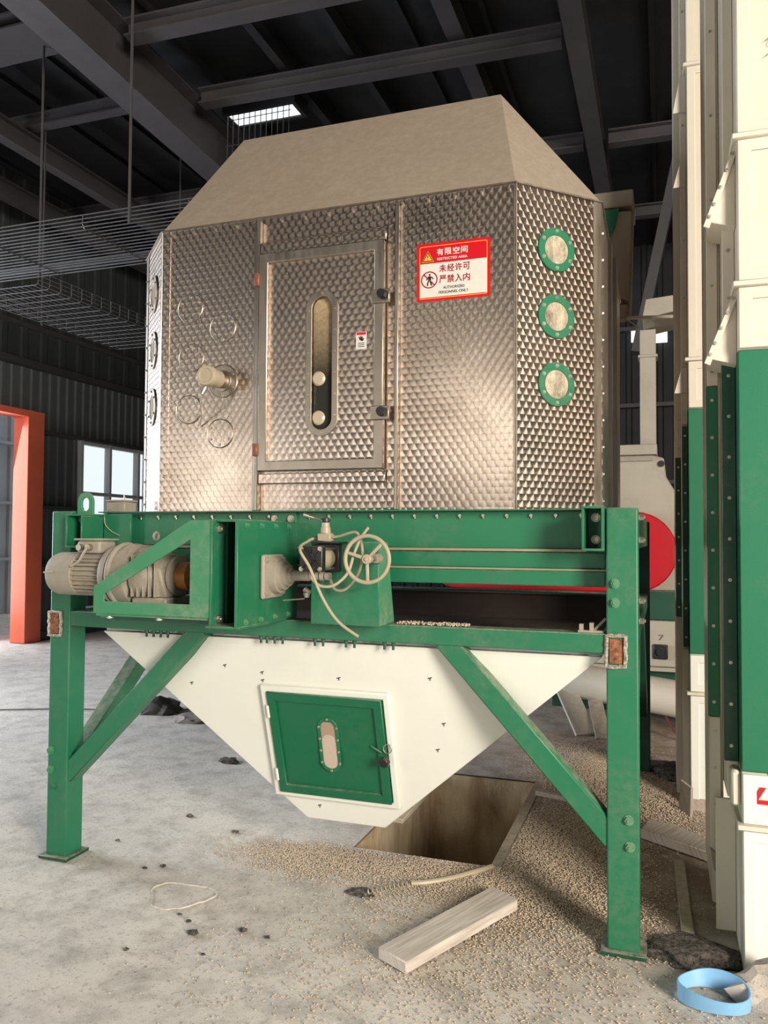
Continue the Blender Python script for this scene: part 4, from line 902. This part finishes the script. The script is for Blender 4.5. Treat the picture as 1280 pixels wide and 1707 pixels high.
MB().hull([(2.55, 2.76, 3.335), (2.69, 2.76, 3.32), (2.69, 3.0, 3.29), (2.55, 3.0, 3.335), (2.60, 2.78, 3.22), (2.67, 2.78, 3.22), (2.67, 2.9, 3.22), (2.60, 2.9, 3.22)], ((3,2,1,0),(4,5,6,7),(0,1,5,4),(1,2,6,5),(2,3,7,6),(3,0,4,7))).build('torn_spout', HOOD, CH, .01)
MB().bar((2.66, 2.85, 3.24), (3.0, 2.85, 3.22), .03, .02).build('support_rod', CREAM, CH)
MB().bar((2.67, 2.82, 3.23), (2.76, 2.82, 3.15), .01, .008).build('support_rod', CREAM, CH)
# green side box at left behind the cabinet
FP = tag(MB().prism([(-.02, 1.1, 3.28), (.17, 1.1, 3.28), (.17, 1.1, 2.85), (.10, 1.1, 2.95)], (0, .02, 0)).build('green_gusset', GREEN, None), 'green triangular gusset at the upper left rear of the steel cabinet', 'gusset')
# dark slanting brace column in the background
tag(MB().bar((3.26, 7.0, 6.98), (2.62, 7.0, 3.9), .24, .12, (0, 1, 0)).build('hanging_chute', DARKSTEEL, None), 'dark slanting chute hanging from the roof behind the machines', 'chute')
# small windows in back wall
for i, (x, z) in enumerate(((2.38, 5.1), (2.78, 5.06))):
    s_ = thing('window_%d' % (3+i), '', '', (x, 11.9, z)); del s_['label'], s_['category']; struct(s_)
    MB().box(x, x+.22 if i else x+.2, 11.86, 11.9, z+.1, z+.34).build('pane', lampw.m, s_)

# ================================================================== WIRE CABLE TRAYS
def tray(name, label, p0, along, across, L_, Wd, side_h, nl, pitch, ends):
    """wire-mesh tray: longitudinal wires plus U-shaped cross wires"""
    Tn = thing(name, label, 'cable tray', p0); p0 = Vector(p0); al = Vector(along); ac = Vector(across); r = .0055
    m = MB()
    for k in range(nl):
        q = p0+ac*(Wd*k/(nl-1)); m.tube([q, q+al*L_], r, 4)
    for k in range(1, 4):
        for e_ in (0, Wd):
            q = p0+ac*e_+Z_*side_h*k/3; m.tube([q, q+al*L_], r, 4)
    m.build('long_wires', ZDARK, Tn, kind='stuff', smooth=False)
    m = MB(); n_ = int(L_/pitch)
    for i in range(n_+1):
        q = p0+al*(L_*i/n_)
        m.tube([q+Z_*side_h, q+Z_*.02, q+ac*.02-Z_*.006, q+ac*(Wd-.02)-Z_*.006, q+ac*Wd+Z_*.02, q+ac*Wd+Z_*side_h], r*.9, 4)
    m.build('cross_wires', ZDARK, Tn, kind='stuff', smooth=False)
    for q in ends:
        MB().cone(p0+al*q[0]+ac*q[1]+Z_*-.03, p0+al*q[0]+ac*q[1]+Z_*(6.98-p0.z), .012, .012, 8).build('hanger_rod', DARKSTEEL, Tn)
    return Tn
ZDARK = metal('dull_tray_wire', lin(120, 120, 122), .5)
tray('wire_cable_tray', 'wide wire mesh cable tray running across above and left of the cabinet', (-5.8, 2.15, 4.2), (1, 0, 0), (0, 1, 0), 6.2, .92, .10, 15, 1.03, ((2.9, .85), (4.6, .0)))
tray('wire_cable_tray', 'wire mesh cable tray running away from the camera along the left wall', (-4.15, 3.2, 4.18), (0, 1, 0), (1, 0, 0), 2.6, 1.05, .14, 14, .16, ((1.2, .0), (2.5, 1.05)))
tray('wire_cable_tray', 'short wire mesh cable tray peeping past the cabinet edge beyond the longer tray', (-3.6, 7.2, 4.1), (0, 1, 0), (1, 0, 0), 1.6, 1.0, .14, 12, .16, ((.4, 0), (1.2, 1.0)))
WC = thing('wire_cage', 'small upright wire cage under the skylight behind the hood', 'cage', (-1.5, 4.9, 5.9))
m = MB()
for i in range(12):
    x = -1.90+.8*i/11
    m.tube([(x, 4.86, 6.56), (x, 4.86, 5.8)], .006, 4)
for z in (6.5, 6.2, 5.9): m.tube([(-1.92, 4.86, z), (-1.08, 4.86, z)], .005, 4)
m.build('cage_wires', ZDARK, WC, kind='stuff', smooth=False)

# ================================================================== FLOOR ITEMS
def board(name, label, cat, corners, h, mat, z=.004):
    m = MB(); m.prism([(a, b, z) for a, b in corners], (0, 0, h)); return tag(m.build(name, mat, None, .004), label, cat)
board('wooden_plank', 'pale dusty wooden plank lying on the floor in front of the pit', 'plank', [(1.893, -.357), (2.028, -.430), (2.325, .225), (2.195, .325)], .045, WOOD)
board('half_buried_board', 'old half buried board in the dust beside the right trunk', 'plank', [(2.985, .25), (3.035, .24), (3.015, 1.02), (2.965, 1.02)], .018, DUSTGREY, -.004)
board('curved_board', 'curved weathered wooden offcut on the floor behind the right front leg', 'plank', [(2.80, 1.28), (3.14, 1.05), (3.15, 1.22), (2.98, 1.42), (2.84, 1.45)], .05, WOOD)
board('flat_batten', 'pale batten lying beside the pit behind the right diagonal brace', 'batten', [(2.16, 1.80), (2.70, 1.62), (2.71, 1.66), (2.17, 1.85)], .03, WOOD)
# blue tape loop
m = MB(); cxb, cyb = 3.060, -.215
def tape(r_, t):
    a = 2*PI*t; rx = .118*(1+.22*math.cos(a+.6)); ry = .085
    return Vector((cxb+(rx*math.cos(a)), cyb+(ry+r_)*math.sin(a)*(1+.15*math.cos(a)), 0))
o0 = []; N_ = 48
for k in range(N_):
    p = tape(0, k/N_); lean = .018*math.sin(2*PI*k/N_); h_ = .056+.008*math.sin(4*PI*k/N_)
    o0.append((p, p+Vector((.0, lean, h_))))
for k in range(N_):
    a0, a1 = o0[k]; b0, b1 = o0[(k+1) % N_]; c_ = Vector((cxb, cyb, 0)); i_ = lambda p: p+(Vector((c_.x, c_.y, p.z))-p).normalized()*.004
    P8 = [a0, b0, b1, a1, i_(a0), i_(b0), i_(b1), i_(a1)]
    m.hull(P8, ((0,1,2,3),(7,6,5,4),(3,2,6,7),(1,0,4,5)))
bmesh.ops.remove_doubles(m.bm, verts=m.bm.verts, dist=.0003)
o = m.build('tape_loop', BLUE, None); o.location.z = .002; tag(o, 'pale blue crumpled strap loop on the floor at the lower right corner', 'strap')
# cloth lumps behind the left leg
def lump(name, label, cat, x, y, r, h, mat, sq=1.0, seed=0, z=0):
    bm = bmesh.new(); bmesh.ops.create_icosphere(bm, subdivisions=3, radius=1)
    for v in bm.verts:
        n_ = noise.fractal(v.co*1.8+Vector((seed, seed, 0)), 1, 2, 4); v.co *= 1+.45*n_; v.co = Vector((x+v.co.x*r, y+v.co.y*r*sq, z+max(-.05, v.co.z)*h))
    m = MB(); m.bm.free(); m.bm = bm; return tag(m.build(name, mat, None), label, cat)
lump('rag', 'crumpled dark grubby rag on the floor behind the left brace', 'rag', -1.45, 3.05, .19, .13, CLOTH, .9, 1)
lump('rag', 'flatter pale knotted rag nearest the hopper wall', 'rag', -.98, 2.85, .17, .06, plain('pale_cloth', lin(150, 140, 134), .95), .8, 5)
lump('dark_clump', 'small dark clump of waste on the floor left of the hopper tip', 'debris', -.02, 1.82, .07, .025, DRYHEAP, .7, 3)
lump('dark_clump', 'small flat dark clump beside the spiral cord end', 'debris', 1.62, .16, .065, .012, DRYHEAP, .6, 8)
lump('ash_heap', 'black ash heap beside the foot of the right front leg', 'debris', 3.02, .10, .17, .035, DRYHEAP, .7, 11)
lump('ash_heap', 'black ash heap at the foot of the rear right leg', 'debris', 2.97, 2.65, .18, .05, DRYHEAP, 1.2, 13)
lump('dust_heap', 'pale heap of dust against the base of the nearest elevator trunk', 'debris', 3.30, -.12, .16, .10, CONC, .7, 17)
# round floor patch and small stones
for i, (x, y, r) in enumerate(((1.05, -.34, .012), (1.12, -.42, .022), (.98, -.30, .010), (1.3, -.33, .018), (.62, .10, .016), (.55, .05, .012), (1.25, -.55, .009), (.95, -.62, .012), (1.42, -.35, .012), (.35, .75, .02), (.72, .62, .018), (.2, .3, .012))):
    lump('pebble', 'small dark pebble on the dusty floor in the left foreground', 'pebble', x, y, r, r*.6, DRYHEAP, .8, 20+i)['group'] = 'pebbles in the left foreground'
m = MB(); pts = []
for k in range(40):
    a = 2*PI*k/40; rr_ = .125*(1+.12*math.sin(3*a)+.05*random.uniform(-1, 1)); pts.append((.87+rr_*math.cos(a)*1.15, -.135+rr_*math.sin(a), -.004))
m.tube(pts, .0045, 5, closed=True); tag(m.build('dust_ring', CONC, None), 'faint raised ring of dust on the floor below the left of the hopper', 'dust ring')
# cord with spiral end in front of the pit
m = MB(); m.tube(interp([(2.135, .61, .016), (2.06, .50, .018), (1.97, .40, .016), (1.88, .33, .014), (1.82, .30, .014)]), .013, 8)
sp_ = [Vector((1.82-.0022*k, .30-.0022*k+.012*math.sin(k*.9), .014+.010*math.cos(k*.9))) for k in range(75)]; m.tube(sp_, .0035, 5)
tag(m.build('coiled_cord', TUBE, None), 'pale cord with a coiled end lying at the front edge of the pit', 'cord')
tag(MB().tube(interp([(-3.5, 2.2, .008), (-2.4, 2.75, .008), (-1.9, 2.9, .008), (-1.5, 3.0, .01), (-1.2, 3.2, .008)]), .006, 6).build('floor_wire', DARKSTEEL, None), 'thin dark wire on the floor running to the rags', 'wire')
tag(MB().tube(interp([(2.86, 3.9, .30), (2.93, 3.75, .16), (3.02, 3.55, .06), (3.2, 3.5, .02)]), .010, 8).build('red_cable', plain('dull_red_cable', lin(120, 60, 60), .5), None), 'dull red cable drooping over the grey pipe', 'cable')
# big grey pipe on its stand behind the frame
PI_ = thing('auger_pipe', 'large pale grey auger pipe on a flat stand behind the right leg', 'pipe', (2.6, 4.1, 0))
MB().lathe((1.75, 4.18, .38), (1.6, -.55, -.10), [(0, .15), (.01, .17), (.04, .17), (.045, .15), (1.9, .15)], 28).build('pipe_body', CREAM, PI_)
MB().bar((2.10, 3.98, .28), (2.32, 3.52, .0), .18, .03, (1, .3, 0)).build('stand_plate', CREAM, PI_, .004)
MB().bar((2.36, 3.86, .22), (2.46, 3.42, .0), .12, .03, (1, .3, 0)).build('stand_plate', DUSTGREY, PI_, .004)
# pellets: loose feed pellets, thickest round the pit and on the heap
import numpy as np
rng = np.random.default_rng(3)
def pellets(name, label, n, sampler, r=.0021, ln=.0045):
    c = np.array(sampler(n)); n = len(c); th = rng.uniform(0, 2*PI, n); ph = rng.normal(0, .25, n)
    d = np.stack([np.cos(th)*np.cos(ph), np.sin(th)*np.cos(ph), np.sin(ph)], 1); s = np.stack([-np.sin(th), np.cos(th), 0*th], 1); u = np.cross(d, s)
    L_ = (ln*rng.uniform(.6, 1.3, n))[:, None]; V_ = []
    for e_ in (-1, 1):
        for k in range(5):
            a = 2*PI*k/5; V_.append(c+d*L_*e_+s*r*math.cos(a)+u*r*math.sin(a))
    V_ = np.stack(V_, 1).reshape(-1, 3)
    F = [(k, (k+1) % 5, 5+(k+1) % 5, 5+k) for k in range(5)]
    me = bpy.data.meshes.new(name); me.vertices.add(len(V_)); me.vertices.foreach_set('co', V_.ravel().astype(np.float32))
    base = (np.arange(n)*10)[:, None]
    q = (np.array(F).ravel()[None]+base).reshape(n, 20); pent = (np.array([4, 3, 2, 1, 0, 5, 6, 7, 8, 9])[None]+base)
    loops = np.concatenate([q, pent], 1).ravel(); me.loops.add(len(loops)); me.loops.foreach_set('vertex_index', loops.astype(np.int32))
    me.polygons.add(n*7); sizes = np.tile([4]*5+[5]*2, n); st = np.concatenate([[0], np.cumsum(sizes)[:-1]]); me.polygons.foreach_set('loop_start', st.astype(np.int32))
    me.update(calc_edges=True); me.validate(); me.materials.append(PELLET)
    o = bpy.data.objects.new(name, me); COL.objects.link(o); o['kind'] = 'stuff'; o['label'] = label; o['category'] = 'pellets'; return o
def inpit(x, y): return PX0-.01 < x < PX1+.06 and PY0-.01 < y < PY1+.04
def blocked(x, y):
    return (inpit(x, y) or (2.70 < x < 2.85 and -.03 < y < .14) or (x > 3.14 and y > .0))
def sample(blobs, tot):
    def f(n):
        out = []
        while len(out) < n:
            cx_, cy_, sx_, sy_, wt = blobs[int(rng.choice(len(blobs), p=np.array([b[4] for b in blobs])/sum(b[4] for b in blobs)))]
            for _ in range(200):
                x = cx_+rng.normal()*sx_; y = cy_+rng.normal()*sy_
                if blocked(x, y) or len(out) >= n: continue
                out.append((x, y, fz(x, y)+.003+rng.uniform(0, .004)))
        return out
    return f
tag(pellets('spilled_pellets', '', 40000, sample([(1.75, .45, .45, .10, 3), (1.25, .42, .2, .10, 1.2), (2.4, 1.1, .22, .45, 6), (2.45, 2.4, .2, .35, 7), (2.9, 1.9, .18, .3, 3), (2.35, .35, .35, .3, 3), (2.1, -.3, .5, .35, .7), (1.6, -.62, .3, .2, .35), (2.6, -.5, .35, .25, .4)], 0)), 'spilled tan feed pellets scattered over the floor round the pit', 'pellets')
tag(pellets('ledge_pellets', '', 260, lambda n: [(rng.uniform(1.83, 2.15), rng.uniform(.03, .09), 1.232+rng.uniform(0, .006)) for _ in range(n)], .004, .006), 'row of pale pellets lying on the lower beam ledge', 'pellets')
